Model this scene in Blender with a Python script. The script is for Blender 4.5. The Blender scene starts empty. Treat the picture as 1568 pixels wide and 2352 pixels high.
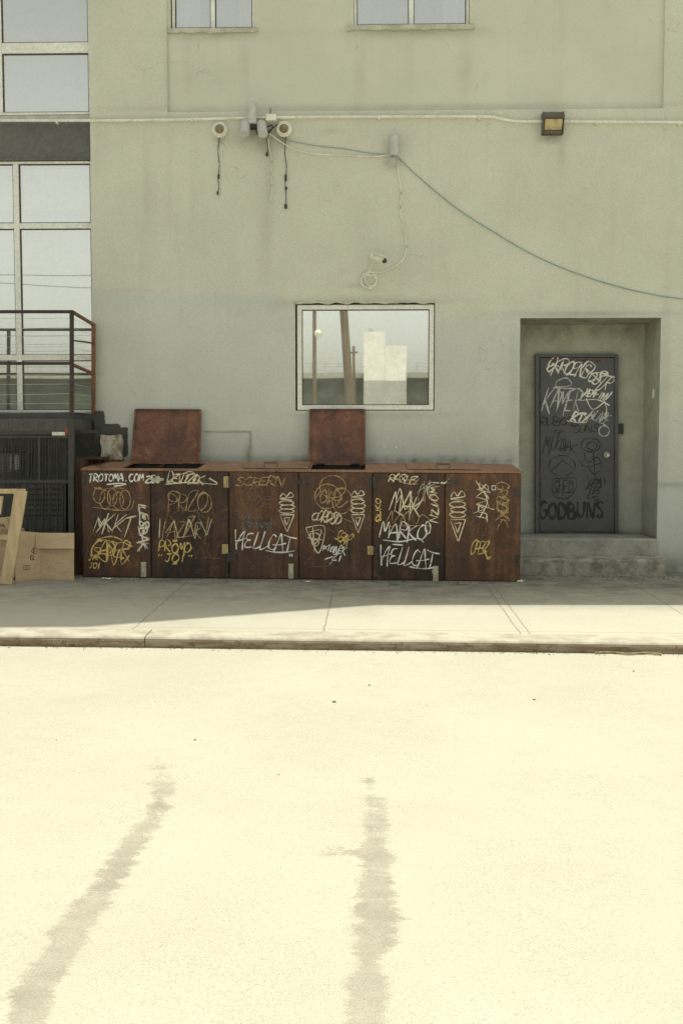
import bpy, bmesh, math, random
from mathutils import Vector, Matrix, Euler, noise
random.seed(7)
S=bpy.context.scene
COL=S.collection
F=2500.0
CAM=Vector((0,0,1.53))
ROT=Euler((math.radians(90-3.8),0,math.radians(1.5)),'XYZ')
RM=ROT.to_matrix()
cd=bpy.data.cameras.new("camera"); cam=bpy.data.objects.new("camera",cd); COL.objects.link(cam)
cam.location=CAM; cam.rotation_euler=ROT
cd.sensor_fit='VERTICAL'; cd.sensor_height=36; cd.lens=F/2352*36; cd.clip_end=2000; cd.clip_start=0.05
S.camera=cam
S.view_settings.view_transform='Standard'; S.view_settings.look='None'; S.view_settings.exposure=0

def ray(px,py): return RM@Vector(((px-784)/F,-(py-1176)/F,-1))
def W(px,py,Y):
    d=ray(px,py); return CAM+d*(Y/d.y)
def zx(x): return -0.007*max(-9,min(9,x))
def zs(x,y): return zx(x)-0.017*(11.8-min(y,12.4))
def G(px,py,off=0.0):
    d=ray(px,py); t=5.0
    for i in range(40):
        p=CAM+d*t
        t+= -(p.z-(zs(p.x,p.y)+off))/d.z
    return CAM+d*t
KF=G(784,1468).y; KB=G(784,1451).y
KH=0.088
def zr(x,y): return zx(x)-0.017*(11.8-KF)-KH-0.004*(KF-y)*0.5
def R(px,py):
    d=ray(px,py); t=5.0
    for i in range(40):
        p=CAM+d*t; t+= -(p.z-zr(p.x,p.y))/d.z
    return CAM+d*t
YF=11.8; YW=12.75; YP=12.79; YD=13.5; YB=12.65

# ---------------- materials
def newmat(name):
    m=bpy.data.materials.new(name); m.use_nodes=True
    nt=m.node_tree; b=nt.nodes["Principled BSDF"]; return m,nt,b
def nd(nt,t,**kw):
    n=nt.nodes.new(t)
    for k,v in kw.items():
        if k.startswith('i_'):
            k=k[2:]; k=int(k) if k.isdigit() else k.replace('_',' ')
            if hasattr(v,'is_output') : nt.links.new(v,n.inputs[k])
            else: n.inputs[k].default_value=v
        else: setattr(n,k,v)
    return n
def c4(c): return (c[0],c[1],c[2],1)
def mix(nt,f,a,b,bt='MIX'):
    n=nt.nodes.new('ShaderNodeMix'); n.data_type='RGBA'; n.blend_type=bt
    for s,v in ((0,f),(6,a),(7,b)):
        if hasattr(v,'is_output'): nt.links.new(v,n.inputs[s])
        else: n.inputs[s].default_value = v if s==0 else (c4(v) if len(v)==3 else v)
    return n.outputs[2]
def mth(nt,op,a,b=0.0,c=None):
    n=nt.nodes.new('ShaderNodeMath'); n.operation=op
    for i,v in enumerate((a,b,c)):
        if v is None: continue
        if hasattr(v,'is_output'): nt.links.new(v,n.inputs[i])
        else: n.inputs[i].default_value=v
    return n.outputs[0]
def ramp(nt,f,a,b,lo=0.0,hi=1.0):
    n=nt.nodes.new('ShaderNodeMapRange'); nt.links.new(f,n.inputs[0])
    n.inputs[1].default_value=a; n.inputs[2].default_value=b; n.inputs[3].default_value=lo; n.inputs[4].default_value=hi
    n.interpolation_type='SMOOTHSTEP'
    return n.outputs[0]
def coords(nt,scale=(1,1,1),kind='Object'):
    t=nt.nodes.new('ShaderNodeTexCoord'); mp=nt.nodes.new('ShaderNodeMapping')
    if kind=='World':
        g=nt.nodes.new('ShaderNodeNewGeometry'); nt.links.new(g.outputs['Position'],mp.inputs[0])
    else: nt.links.new(t.outputs[kind],mp.inputs[0])
    mp.inputs['Scale'].default_value=scale
    return mp.outputs[0]
def noi(nt,vec,scale,detail=4,rough=0.6,dist=0.0):
    n=nd(nt,'ShaderNodeTexNoise',i_Scale=scale,i_Detail=detail,i_Roughness=rough,i_Distortion=dist)
    nt.links.new(vec,n.inputs['Vector']); return n.outputs[0]
def bump(nt,b,h,strength=0.4,dist=0.01):
    n=nd(nt,'ShaderNodeBump',i_Strength=strength,i_Distance=dist); nt.links.new(h,n.inputs['Height'])
    nt.links.new(n.outputs[0],b.inputs['Normal'])
def gmul(nt,col,g): return mix(nt,1.0,col,nd(nt,'ShaderNodeCombineColor',i_0=g,i_1=g,i_2=g).outputs[0],'MULTIPLY')
def simple(name,c1,c2=None,scale=6,rough=0.6,bs=60,bst=0.2,metal=0.0,stretch=(1,1,1),kind='World'):
    m,nt,b=newmat(name)
    c2=c2 or tuple(x*0.75 for x in c1)
    v=coords(nt,stretch,kind)
    f=ramp(nt,noi(nt,v,scale,5,0.65),0.35,0.68)
    g=ramp(nt,noi(nt,v,scale*12,3,0.6),0.3,0.7,0.88,1.1)
    col=gmul(nt,mix(nt,f,c1,c2),g)
    nt.links.new(col,b.inputs['Base Color'])
    b.inputs['Roughness'].default_value=rough; b.inputs['Metallic'].default_value=metal
    if bst: bump(nt,b,noi(nt,v,bs,3),bst,0.004)
    return m
def stucco(name):
    m,nt,b=newmat(name)
    v=coords(nt,(1,1,1),'World')
    a=nd(nt,'ShaderNodeAttribute',attribute_name='mask')
    sp=nt.nodes.new('ShaderNodeSeparateColor'); nt.links.new(a.outputs['Color'],sp.inputs[0])
    gr,pa,da=sp.outputs[0],sp.outputs[1],sp.outputs[2]
    n1=noi(nt,v,0.9,5,0.6); n2=noi(nt,v,5,5,0.65)
    pf=ramp(nt,mth(nt,'ADD',pa,mth(nt,'MULTIPLY',mth(nt,'SUBTRACT',n2,0.5),0.6)),0.22,0.75)
    col=mix(nt,pf,(0.660,0.668,0.560),(0.617,0.640,0.572))
    col=gmul(nt,col,ramp(nt,n1,0.3,0.7,0.945,1.045))
    vs=coords(nt,(4,4,0.35),'World')
    st=ramp(nt,noi(nt,vs,1.0,6,0.68),0.5,0.78,0,0.18)
    col=mix(nt,st,col,(0.38,0.375,0.29))
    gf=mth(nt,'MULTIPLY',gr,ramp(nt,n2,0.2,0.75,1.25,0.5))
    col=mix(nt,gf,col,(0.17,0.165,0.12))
    vo=nd(nt,'ShaderNodeTexVoronoi',feature='DISTANCE_TO_EDGE',i_Scale=0.55)
    wv=nt.nodes.new('ShaderNodeVectorMath'); wv.operation='ADD'; nt.links.new(v,wv.inputs[0])
    nz=nd(nt,'ShaderNodeTexNoise',i_Scale=2.2,i_Detail=6.0); nt.links.new(v,nz.inputs['Vector']); nt.links.new(nz.outputs['Color'],wv.inputs[1]); nt.links.new(wv.outputs[0],vo.inputs['Vector'])
    ck=mth(nt,'MULTIPLY',ramp(nt,vo.outputs['Distance'],0.0,0.004,0.35,0.0),ramp(nt,noi(nt,v,1.4,3),0.52,0.6))
    col=mix(nt,ck,col,(0.2,0.19,0.14))
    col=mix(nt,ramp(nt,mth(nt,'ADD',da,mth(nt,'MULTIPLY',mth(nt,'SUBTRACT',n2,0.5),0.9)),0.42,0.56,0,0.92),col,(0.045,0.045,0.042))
    col=gmul(nt,col,ramp(nt,noi(nt,v,95,3,0.85),0.25,0.75,0.84,1.15))
    nt.links.new(col,b.inputs['Base Color']); b.inputs['Roughness'].default_value=0.92
    h=mth(nt,'ADD',mth(nt,'MULTIPLY',noi(nt,v,80,3,0.7),0.4),mth(nt,'MULTIPLY',noi(nt,v,3.5,3,0.5),2.0))
    bump(nt,b,h,0.32,0.009)
    return m
def rust(name,dark,mid,hot,rnd=True,sw=0.45,spk=0.45):
    m,nt,b=newmat(name)
    v=coords(nt,(1,1,1),'World')
    vs=coords(nt,(8,8,0.8),'World')
    n1=noi(nt,v,2.2,9,0.76,0.3); n2=noi(nt,vs,1.0,7,0.72,0.3); n3=noi(nt,v,26,5,0.8)
    s=mth(nt,'ADD',mth(nt,'MULTIPLY',n1,1-sw),mth(nt,'MULTIPLY',n2,sw))
    if rnd:
        oi=nt.nodes.new('ShaderNodeObjectInfo')
        s=mth(nt,'ADD',s,mth(nt,'MULTIPLY',mth(nt,'SUBTRACT',oi.outputs['Random'],0.55),0.11))
    col=mix(nt,ramp(nt,s,0.39,0.51),dark,mid)
    col=mix(nt,ramp(nt,s,0.51,0.63,0,0.95),col,hot)
    col=mix(nt,ramp(nt,n3,0.50,0.64,0,spk),col,tuple(x*0.95 for x in dark))
    col=mix(nt,ramp(nt,noi(nt,v,6,7,0.82),0.55,0.63,0,0.5),col,tuple(0.55*(x+y) for x,y in zip(mid,(0.17,0.145,0.12))))
    col=mix(nt,ramp(nt,noi(nt,v,40,4,0.8),0.62,0.68,0,0.5),col,hot)
    col=gmul(nt,col,ramp(nt,noi(nt,v,95,3,0.8),0.25,0.75,0.70,1.30))
    nt.links.new(col,b.inputs['Base Color'])
    nt.links.new(ramp(nt,n1,0.3,0.7,0.5,0.85),b.inputs['Roughness'])
    b.inputs['Metallic'].default_value=0.05
    bump(nt,b,mth(nt,'ADD',n3,mth(nt,'MULTIPLY',n1,1.5)),0.3,0.006)
    return m
def paint(name,c,lo=0.36,hi=0.44,alpha=1.0):
    m,nt,b=newmat(name)
    v=coords(nt,(1,1,1),'World')
    n=noi(nt,v,38,4,0.7)
    col=mix(nt,ramp(nt,noi(nt,v,7,3),0.35,0.7,0,0.30),c,tuple(x*0.6 for x in c))
    nt.links.new(col,b.inputs['Base Color']); b.inputs['Roughness'].default_value=0.6
    nt.links.new(ramp(nt,n,lo,hi,0.35,alpha),b.inputs['Alpha'])
    return m
def glass(name,refl=0.6,tint=(0.97,0.98,0.92),d0=0.05,d1=0.16):
    m=bpy.data.materials.new(name); m.use_nodes=True; nt=m.node_tree; nt.nodes.clear()
    o=nt.nodes.new('ShaderNodeOutputMaterial'); g=nd(nt,'ShaderNodeBsdfGlossy',i_Roughness=0.015); g.inputs['Color'].default_value=c4(tint)
    v=coords(nt,(1,1,1),'World')
    bp=nd(nt,'ShaderNodeBump',i_Strength=0.03,i_Distance=0.006); nt.links.new(noi(nt,v,1.6,1),bp.inputs['Height']); nt.links.new(bp.outputs[0],g.inputs['Normal'])
    t=nd(nt,'ShaderNodeBsdfTransparent'); t.inputs['Color'].default_value=(0.9,0.92,0.86,1)
    d=nd(nt,'ShaderNodeBsdfDiffuse'); d.inputs['Color'].default_value=(0.80,0.83,0.74,1)
    mx=nd(nt,'ShaderNodeMixShader',i_0=refl); nt.links.new(t.outputs[0],mx.inputs[1]); nt.links.new(g.outputs[0],mx.inputs[2])
    m2=nt.nodes.new('ShaderNodeMixShader'); nt.links.new(ramp(nt,noi(nt,v,3,7,0.8),0.35,0.8,d0,d1),m2.inputs[0])
    nt.links.new(mx.outputs[0],m2.inputs[1]); nt.links.new(d.outputs[0],m2.inputs[2])
    nt.links.new(m2.outputs[0],o.inputs[0]); return m

M={}
M['stucco']=stucco('weathered_stucco')
M['rust']=rust('rusty_steel',(0.036,0.022,0.015),(0.095,0.048,0.028),(0.225,0.110,0.052),spk=0.3)
M['rustlid']=rust('rusty_lid_steel',(0.105,0.052,0.036),(0.215,0.098,0.060),(0.40,0.215,0.14),sw=0.12,spk=0.55)
M['rusttop']=rust('rusty_top_steel',(0.16,0.095,0.06),(0.33,0.18,0.105),(0.46,0.28,0.18),False)
M['rail']=rust('rusty_rail_steel',(0.035,0.028,0.023),(0.05,0.035,0.027),(0.09,0.048,0.03),False)
M['railor']=rust('orange_rust_steel',(0.10,0.045,0.024),(0.22,0.095,0.045),(0.34,0.16,0.075),False)
M['white']=simple('white_frame_paint',(0.88,0.89,0.81),(0.80,0.81,0.73),3,0.5,80,0.05)
M['black']=simple('black_metal',(0.042,0.043,0.041),(0.062,0.060,0.054),8,0.55)
M['dark']=simple('dark_interior',(0.03,0.029,0.026),None,4,0.9)
M['basew']=simple('grimy_base_wall',(0.16,0.16,0.14),(0.08,0.08,0.07),3,0.9)
M['room']=simple('room_plaster',(0.62,0.63,0.58),(0.45,0.47,0.45),1.5,0.9)
M['curtain']=simple('pale_curtain',(0.88,0.88,0.83),(0.7,0.71,0.67),2,0.9,stretch=(12,12,0.2))
M['spandrel']=simple('charcoal_panel',(0.140,0.137,0.125),(0.110,0.107,0.098),2,0.5,60,0.05)
M['doorp']=simple('charcoal_door_paint',(0.112,0.118,0.124),(0.090,0.095,0.102),3,0.5,50,0.12)
M['conc']=simple('step_concrete',(0.46,0.455,0.39),(0.31,0.305,0.26),3.5,0.95,40,0.6)
M['conc2']=simple('old_step_concrete',(0.44,0.42,0.34),(0.20,0.19,0.15),6,0.95,30,0.9)
M['grey']=simple('galvanised_grey',(0.60,0.61,0.57),(0.48,0.49,0.45),10,0.5)
M['conduit']=simple('painted_conduit',(0.88,0.87,0.75),(0.74,0.73,0.61),5,0.6)
M['cream']=simple('cream_plastic',(0.88,0.87,0.76),(0.75,0.73,0.61),12,0.45)
M['brass']=simple('brass_hardware',(0.62,0.48,0.21),(0.36,0.25,0.11),30,0.5)
M['zinc']=simple('zinc_latch',(0.68,0.65,0.48),(0.42,0.37,0.25),30,0.5)
M['lens']=simple('amber_dome',(0.32,0.26,0.15),(0.19,0.155,0.09),20,0.25)
M['wplens']=simple('yellowed_lens',(0.58,0.46,0.24),(0.32,0.24,0.12),14,0.25)
M['wpbody']=simple('bronze_lamp_housing',(0.11,0.097,0.072),(0.08,0.068,0.05),12,0.5)
M['wirew']=simple('white_cable',(0.9,0.89,0.77),None,5,0.6,bst=0)
M['wiret']=simple('teal_cable',(0.30,0.42,0.39),(0.25,0.36,0.34),5,0.6,bst=0)
M['wireb']=simple('black_cable',(0.04,0.04,0.035),None,5,0.6,bst=0)
M['card']=simple('corrugated_cardboard',(0.66,0.50,0.31),(0.58,0.43,0.265),4,0.9,120,0.1,stretch=(1,1,3))
M['cardin']=simple('cardboard_dark',(0.50,0.37,0.22),(0.42,0.31,0.18),4,0.9)
M['ink']=simple('box_ink',(0.09,0.065,0.04),None,4,0.8,bst=0)
M['wood']=simple('raw_pine',(0.76,0.60,0.36),(0.58,0.43,0.23),2.5,0.8,60,0.3,stretch=(8,8,1))
M['pole']=simple('utility_pole_wood',(0.17,0.125,0.075),(0.10,0.075,0.05),2,0.9,stretch=(6,6,0.6))
M['polem']=simple('pole_metal',(0.42,0.44,0.41),None,2,0.6)
M['bldw']=simple('white_painted_masonry',(0.80,0.81,0.76),(0.70,0.71,0.66),0.9,0.9)
M['viad']=simple('viaduct_concrete',(0.36,0.38,0.31),(0.30,0.32,0.26),0.4,0.9)
M['viadd']=simple('viaduct_dark',(0.085,0.10,0.07),(0.04,0.05,0.038),0.5,0.9)
M['leaf']=simple('dry_twig',(0.42,0.33,0.17),(0.22,0.16,0.08),20,0.9)
M['stone']=simple('dark_pebble',(0.16,0.14,0.11),None,20,0.9)
M['paper']=simple('litter_paper',(0.75,0.75,0.66),(0.58,0.58,0.5),20,0.8)
M['green']=simple('green_plastic',(0.06,0.28,0.12),None,20,0.5)
M['redp']=simple('red_plastic',(0.5,0.06,0.04),None,20,0.5)
M['bag']=simple('black_leather',(0.02,0.022,0.025),None,20,0.4)
M['glass']=glass('window_glass',0.74,(0.98,0.98,0.93),0.08,0.22)
M['glassm']=glass('main_window_glass',0.84,(0.98,0.98,0.92),0.10,0.26)
M['pw']=paint('white_marker',(0.92,0.91,0.81))
M['pc']=paint('cream_marker',(0.85,0.75,0.52))
M['py']=paint('yellow_marker',(0.85,0.62,0.20))
M['pt']=paint('tan_marker',(0.56,0.37,0.17),0.38,0.50,0.9)
M['pb']=paint('brown_marker',(0.25,0.14,0.08),0.40,0.55,0.75)
M['pg']=paint('grey_marker',(0.19,0.22,0.22),0.4,0.55,0.8)
M['pd']=paint('dark_marker',(0.028,0.028,0.034),0.36,0.46,0.9)
M['pl']=paint('lightgrey_marker',(0.70,0.71,0.69),0.38,0.48,0.9)
M['pr']=paint('red_marker',(0.28,0.05,0.03),0.45,0.55,0.7)

# ---------------- mesh builder
class MB:
    def __init__(s): s.v=[]; s.f=[]; s.m=[]; s.cur=0
    def face(s,pts):
        i=len(s.v); s.v+= [Vector(p) for p in pts]; s.f.append(tuple(range(i,i+len(pts)))); s.m.append(s.cur)
    def hexa(s,a,b):
        n=len(a); i=len(s.v); s.v+=[Vector(p) for p in a]+[Vector(p) for p in b]
        s.f.append(tuple(range(i,i+n))[::-1]); s.f.append(tuple(range(i+n,i+2*n))); s.m+=[s.cur]*2
        for k in range(n):
            s.f.append((i+k,i+(k+1)%n,i+n+(k+1)%n,i+n+k)); s.m.append(s.cur)
    def box(s,x0,x1,y0,y1,z0,z1):
        s.hexa([(x0,y0,z0),(x1,y0,z0),(x1,y1,z0),(x0,y1,z0)],[(x0,y0,z1),(x1,y0,z1),(x1,y1,z1),(x0,y1,z1)])
    def prism(s,pp,Y0,Y1):
        a=[W(p[0],p[1],Y0) for p in pp]; b=[Vector((p.x,Y1,p.z)) for p in a]
        s.hexa(a,b)
    def rect(s,x0,y0,x1,y1,Y0,Y1): s.prism([(x0,y0),(x1,y0),(x1,y1),(x0,y1)],Y0,Y1)
    def tube(s,pts,r,n=8,cap=True):
        pts=[Vector(p) for p in pts]; rings=[]
        N=len(pts); up=Vector((0,0,1))
        for i,p in enumerate(pts):
            t=(pts[min(i+1,N-1)]-pts[max(i-1,0)])
            if t.length<1e-9: t=Vector((0,0,1))
            t.normalize()
            u=t.cross(up)
            if u.length<1e-3: u=t.cross(Vector((0,1,0)))
            u.normalize(); w=t.cross(u)
            rr=r[i] if isinstance(r,(list,tuple)) else r
            base=len(s.v)
            for k in range(n):
                a=2*math.pi*k/n; s.v.append(p+u*math.cos(a)*rr+w*math.sin(a)*rr)
            rings.append(base)
        for a,b in zip(rings,rings[1:]):
            for k in range(n): s.f.append((a+k,a+(k+1)%n,b+(k+1)%n,b+k)); s.m.append(s.cur)
        if cap:
            s.f.append(tuple(rings[0]+k for k in range(n))[::-1]); s.m.append(s.cur)
            s.f.append(tuple(rings[-1]+k for k in range(n))); s.m.append(s.cur)
    def beam(s,a,b,w,h,up=(0,0,1)):
        a=Vector(a); b=Vector(b); t=(b-a).normalized(); u=t.cross(Vector(up))
        if u.length<1e-3: u=t.cross(Vector((0,1,0)))
        u.normalize(); v=u.cross(t); u*=w/2; v*=h/2
        s.hexa([a-u-v,a+u-v,a+u+v,a-u+v],[b-u-v,b+u-v,b+u+v,b-u+v])
    def build(s,name,mats,parent=None,bevel=0,smooth=False,weld=False,label=None):
        if not isinstance(mats,(list,tuple)): mats=[mats]
        mn=Vector((min(v.x for v in s.v),min(v.y for v in s.v),min(v.z for v in s.v)))
        mx=Vector((max(v.x for v in s.v),max(v.y for v in s.v),max(v.z for v in s.v)))
        c=(mn+mx)/2
        me=bpy.data.meshes.new(name); me.from_pydata([v-c for v in s.v],[],s.f)
        for m in mats: me.materials.append(M[m])
        me.polygons.foreach_set('material_index',s.m)
        if smooth: me.polygons.foreach_set('use_smooth',[True]*len(s.f))
        bm=bmesh.new(); bm.from_mesh(me)
        if weld: bmesh.ops.remove_doubles(bm,verts=bm.verts,dist=1e-5)
        bmesh.ops.recalc_face_normals(bm,faces=bm.faces)
        bm.to_mesh(me); bm.free()
        o=bpy.data.objects.new(name,me); COL.objects.link(o); o.location=c
        if bevel:
            md=o.modifiers.new('bevel','BEVEL'); md.width=bevel; md.segments=2; md.limit_method='ANGLE'
        if smooth:
            md=o.modifiers.new('es','EDGE_SPLIT'); md.split_angle=math.radians(40)
        if parent is not None: o.parent=parent
        WL[o.name]=c
        if label: o['label']=label
        return o
WL={}
def root(name,loc,label,cat,group=None):
    o=bpy.data.objects.new(name,None); COL.objects.link(o); o.location=loc; o.empty_display_size=0.2
    WL[o.name]=Vector(loc); o['label']=label; o['category']=cat
    if group: o['group']=group
    return o
def top(o,label,cat,group=None):
    o['label']=label; o['category']=cat
    if group: o['group']=group
    return o
def cr(pts,n=6,closed=False):
    out=[]; N=len(pts)
    if N<3: 
        a,b=pts[0],pts[-1]; return [(a[0]+(b[0]-a[0])*k/4,a[1]+(b[1]-a[1])*k/4) for k in range(5)]
    D=len(pts[0])
    for i in range(N-1):
        p0=pts[max(i-1,0)];p1=pts[i];p2=pts[i+1];p3=pts[min(i+2,N-1)]
        for k in range(n):
            t=k/n
            out.append(tuple(0.5*((2*p1[j])+(-p0[j]+p2[j])*t+(2*p0[j]-5*p1[j]+4*p2[j]-p3[j])*t*t+(-p0[j]+3*p1[j]-3*p2[j]+p3[j])*t**3) for j in range(D)))
    out.append(tuple(pts[-1])); return out
def pl_(pts):
    out=[]
    for a,b in zip(pts,pts[1:]):
        for k in range(4):
            t=(0.03,0.35,0.65,0.97)[k]; out.append((a[0]+(b[0]-a[0])*t,a[1]+(b[1]-a[1])*t))
    return out

# ---------------- graffiti strokes
FONT={
'A':[[(0,0),(.45,1),(1,0)],[(.05,.35),(.95,.42)]],
'B':[[(.05,0),(.05,1),(.7,.9),(.65,.6),(.1,.52),(.85,.42),(.8,.05),(0,0)]],
'C':[[(.9,.85),(.5,1),(.05,.7),(.05,.3),(.5,0),(.95,.15)]],
'D':[[(.1,0),(.05,1),(.7,.85),(.95,.4),(.6,.05),(0,0)]],
'E':[[(.9,1),(.1,.92),(.08,.5),(.7,.52)],[(.08,.5),(.05,.05),(.95,.05)]],
'F':[[(.1,0),(.15,1)],[(0,.95),(.95,1)],[(.1,.5),(.7,.55)]],
'G':[[(.9,.85),(.5,1),(.05,.65),(.1,.2),(.5,0),(.9,.15),(.92,.5),(.45,.46)]],
'H':[[(.1,1),(.05,0)],[(.9,1),(.85,0)],[(0,.45),(1,.55)]],
'I':[[(.5,1),(.45,0)]],
'J':[[(.2,1),(.9,1)],[(.65,1),(.65,.2),(.35,0),(.05,.25)]],
'K':[[(.1,1),(.05,0)],[(.9,1),(.1,.5),(1,0)]],
'L':[[(.2,1),(.05,.05),(.9,.05)]],
'M':[[(0,0),(.15,1),(.5,.4),(.8,1),(1,0)]],
'N':[[(0,0),(.1,1),(.8,0),(.95,1)]],
'O':[[(.5,1),(.08,.7),(.1,.2),(.5,0),(.92,.3),(.9,.75),(.5,1),(.3,.9)]],
'P':[[(.1,0),(.1,1),(.8,.9),(.8,.55),(.1,.45)]],
'R':[[(.1,0),(.1,1),(.8,.85),(.7,.55),(.1,.48),(.95,0)]],
'S':[[(.9,.9),(.4,1),(.1,.75),(.8,.35),(.7,.05),(.05,.08)]],
'T':[[(0,.95),(1,1)],[(.5,1),(.48,0)]],
'U':[[(.08,1),(.08,.3),(.45,0),(.85,.3),(.92,1)]],
'V':[[(.05,1),(.5,0),(.95,1)]],
'W':[[(0,1),(.25,0),(.5,.6),(.75,0),(1,1)]],
'X':[[(0,1),(1,0)],[(1,1),(0,0)]],
'Y':[[(0,1),(.5,.5)],[(1,1),(.35,0)]],
'Z':[[(.05,.95),(.95,1),(.05,.02),(1,.05)]],
'0':[[(.5,1),(.1,.5),(.5,0),(.9,.5),(.5,1)]],
'1':[[(.3,.8),(.55,1),(.5,0)]],
'2':[[(.1,.8),(.5,1),(.85,.7),(.05,.02),(1,.05)]],
'5':[[(.9,1),(.2,1),(.15,.55),(.8,.5),(.7,.05),(.05,.05)]],
'7':[[(.05,.95),(.95,1),(.4,0)]],
'!':[[(.5,1),(.48,.3)],[(.47,.12),(.48,.04)]],
'*':[[(.5,.9),(.5,.3)],[(.1,.75),(.9,.4)],[(.9,.78),(.1,.42)]],
'"':[[(.3,1),(.28,.75)],[(.65,1),(.62,.75)]],
'/':[[(.9,1),(.1,0)]],'-':[[(.1,.5),(.9,.52)]],' ':[],'.':[[(.40,.14),(.6,.0)]],
'~':[[(0,.3),(.3,.6),(.6,.3),(1,.6)]],
}
lift=[0]; BOLD=1.28
def stroke(mb,pts,lw,Y,rng,sharp=False):
    lw=lw*BOLD
    P=(pl_(pts) if sharp else cr(pts,6)) if len(pts)>2 else cr(pts)
    n=len(P); L=[];ph=rng.random()*6
    for i,p in enumerate(P):
        a=P[max(i-1,0)]; b=P[min(i+1,n-1)]
        dx,dy=b[0]-a[0],b[1]-a[1]; l=math.hypot(dx,dy) or 1
        w=lw*(0.85+0.35*math.sin(i*0.45+ph))*0.5
        if i==0 or i==n-1: w*=0.5
        lift[0]=(lift[0]+1)%60
        y=Y-0.0035-lift[0]*0.00003
        L.append((W(p[0]-dy/l*w,p[1]+dx/l*w,y),W(p[0]+dy/l*w,p[1]-dx/l*w,y)))
    base=len(mb.v)
    for a,b in L: mb.v+= [a,b]
    for i in range(n-1):
        mb.f.append((base+2*i,base+2*i+1,base+2*i+3,base+2*i+2)); mb.m.append(mb.cur)
def tag(parent,text,cx,cy,w,h,mat,lw=2.2,ang=0,slant=0.15,Y=YF,seed=None,over=1.0,jit=.06,sharp=False):
    rng=random.Random(seed or (text+str(cx)))
    mb=MB(); n=len(text); cw=w/n; q=jit/.06
    ca,sa=math.cos(math.radians(ang)),math.sin(math.radians(ang))
    def T(x,y):
        x+= y*slant
        return (cx+x*ca+y*sa, cy+x*sa-y*ca)
    last=None
    for i,ch in enumerate(text):
        ox=-w/2+cw*i+rng.uniform(-.06,.06)*cw*q; oy=-h/2+rng.uniform(-.09,.09)*h*q
        sc=1+rng.uniform(-.15,.22)*q; rot=rng.uniform(-.12,.12)*q
        for st in FONT.get(ch,[]):
            pts=[T(ox+((p[0]+rot*(p[1]-.5))*0.92*over+rng.uniform(-jit,jit))*cw, oy+(p[1]*sc+rng.uniform(-jit,jit))*h) for p in st]
            if rng.random()<.5*q:
                a,b=pts[-2],pts[-1]; pts[-1]=(b[0]+(b[0]-a[0])*.22,b[1]+(b[1]-a[1])*.22)
            # handstyle: sometimes run the pen on from the previous letter
            if last and q>=1 and st is FONT[ch][0] and rng.random()<.35: pts=[last]+pts
            stroke(mb,pts,lw*rng.uniform(.85,1.15),Y,rng,sharp)
            last=pts[-1]
    return mb.build('graffiti_tag',mat,parent)
def scrib(parent,polys,mat,lw,Y=YF,sharp=False):
    rng=random.Random(len(polys)*7+int(polys[0][0][0])); mb=MB()
    for p in polys: stroke(mb,p,lw,Y,rng,sharp)
    return mb.build('graffiti_tag',mat,parent)
def oval(cx,cy,rx,ry,turn=1.1,ph=0):
    return [(cx+rx*math.cos(ph+2*math.pi*turn*k/10),cy+ry*math.sin(ph+2*math.pi*turn*k/10)) for k in range(11)]
def wild(parent,cx,cy,w,h,mat,lw,n,seed,Y=YF,ang=0):
    rng=random.Random(seed); mb=MB(); ca,sa=math.cos(math.radians(ang)),math.sin(math.radians(ang))
    T=lambda x,y:(cx+x*ca-y*sa,cy+x*sa+y*ca)
    pts=[];up=1
    for i in range(n):
        x=-w/2+w*i/(n-1)+rng.uniform(-.09,.06)*w; y=up*rng.uniform(.2,.55)*h; up=-up
        pts.append(T(x,y))
        if rng.random()<.35: pts.append(T(x-rng.uniform(.05,.14)*w,y*.3))
        if rng.random()<.25 and len(pts)>3: stroke(mb,pts,lw,Y,rng); pts=[T(x-rng.uniform(0,.1)*w,-y)]
    if len(pts)>1: stroke(mb,pts,lw,Y,rng)
    if rng.random()<.6: stroke(mb,[T(-w*.5,h*.55),T(0,h*.48),T(w*.55,h*.5)],lw,Y,rng)
    return mb.build('graffiti_tag',mat,parent)
def bubble(parent,cx,y0,y1,hw,mat,lw=2.2):
    H=y1-y0; mb=MB(); rng=random.Random(int(cx))
    stroke(mb,[(cx-hw,y0+H*.10),(cx-hw*.5,y0),(cx,y0+H*.08),(cx+hw*.6,y0-H*.02),(cx+hw,y0+H*.09),(cx-hw,y0+H*.14),(cx+hw*.9,y0+H*.17)],lw,YF,rng)
    for k in range(3): stroke(mb,oval(cx+(k%2)*2,y0+H*(.25+.105*k),hw*1.12,H*.056,1.15,k),lw,YF,rng)
    stroke(mb,[(cx-hw*1.1,y0+H*.56),(cx+hw*1.15,y0+H*.55),(cx+hw*.1,y1),(cx-hw*1.0,y0+H*.57)],lw,YF,rng,True)
    stroke(mb,[(cx-hw*.5,y0+H*.64),(cx+hw*.5,y0+H*.62),(cx,y0+H*.82),(cx-hw*.4,y0+H*.66)],lw,YF,rng,True)
    return mb.build('graffiti_tag',mat,parent)

# ---------------- SUN
Lh=Vector((0.30,0.95,0)).normalized(); EL=math.radians(73)
L=Vector((Lh.x*math.cos(EL),Lh.y*math.cos(EL),math.sin(EL)))
def roofpt(px,py):
    s=G(px,py); t=(YW-s.y)/L.y; p=s+L*t; return p

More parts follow.
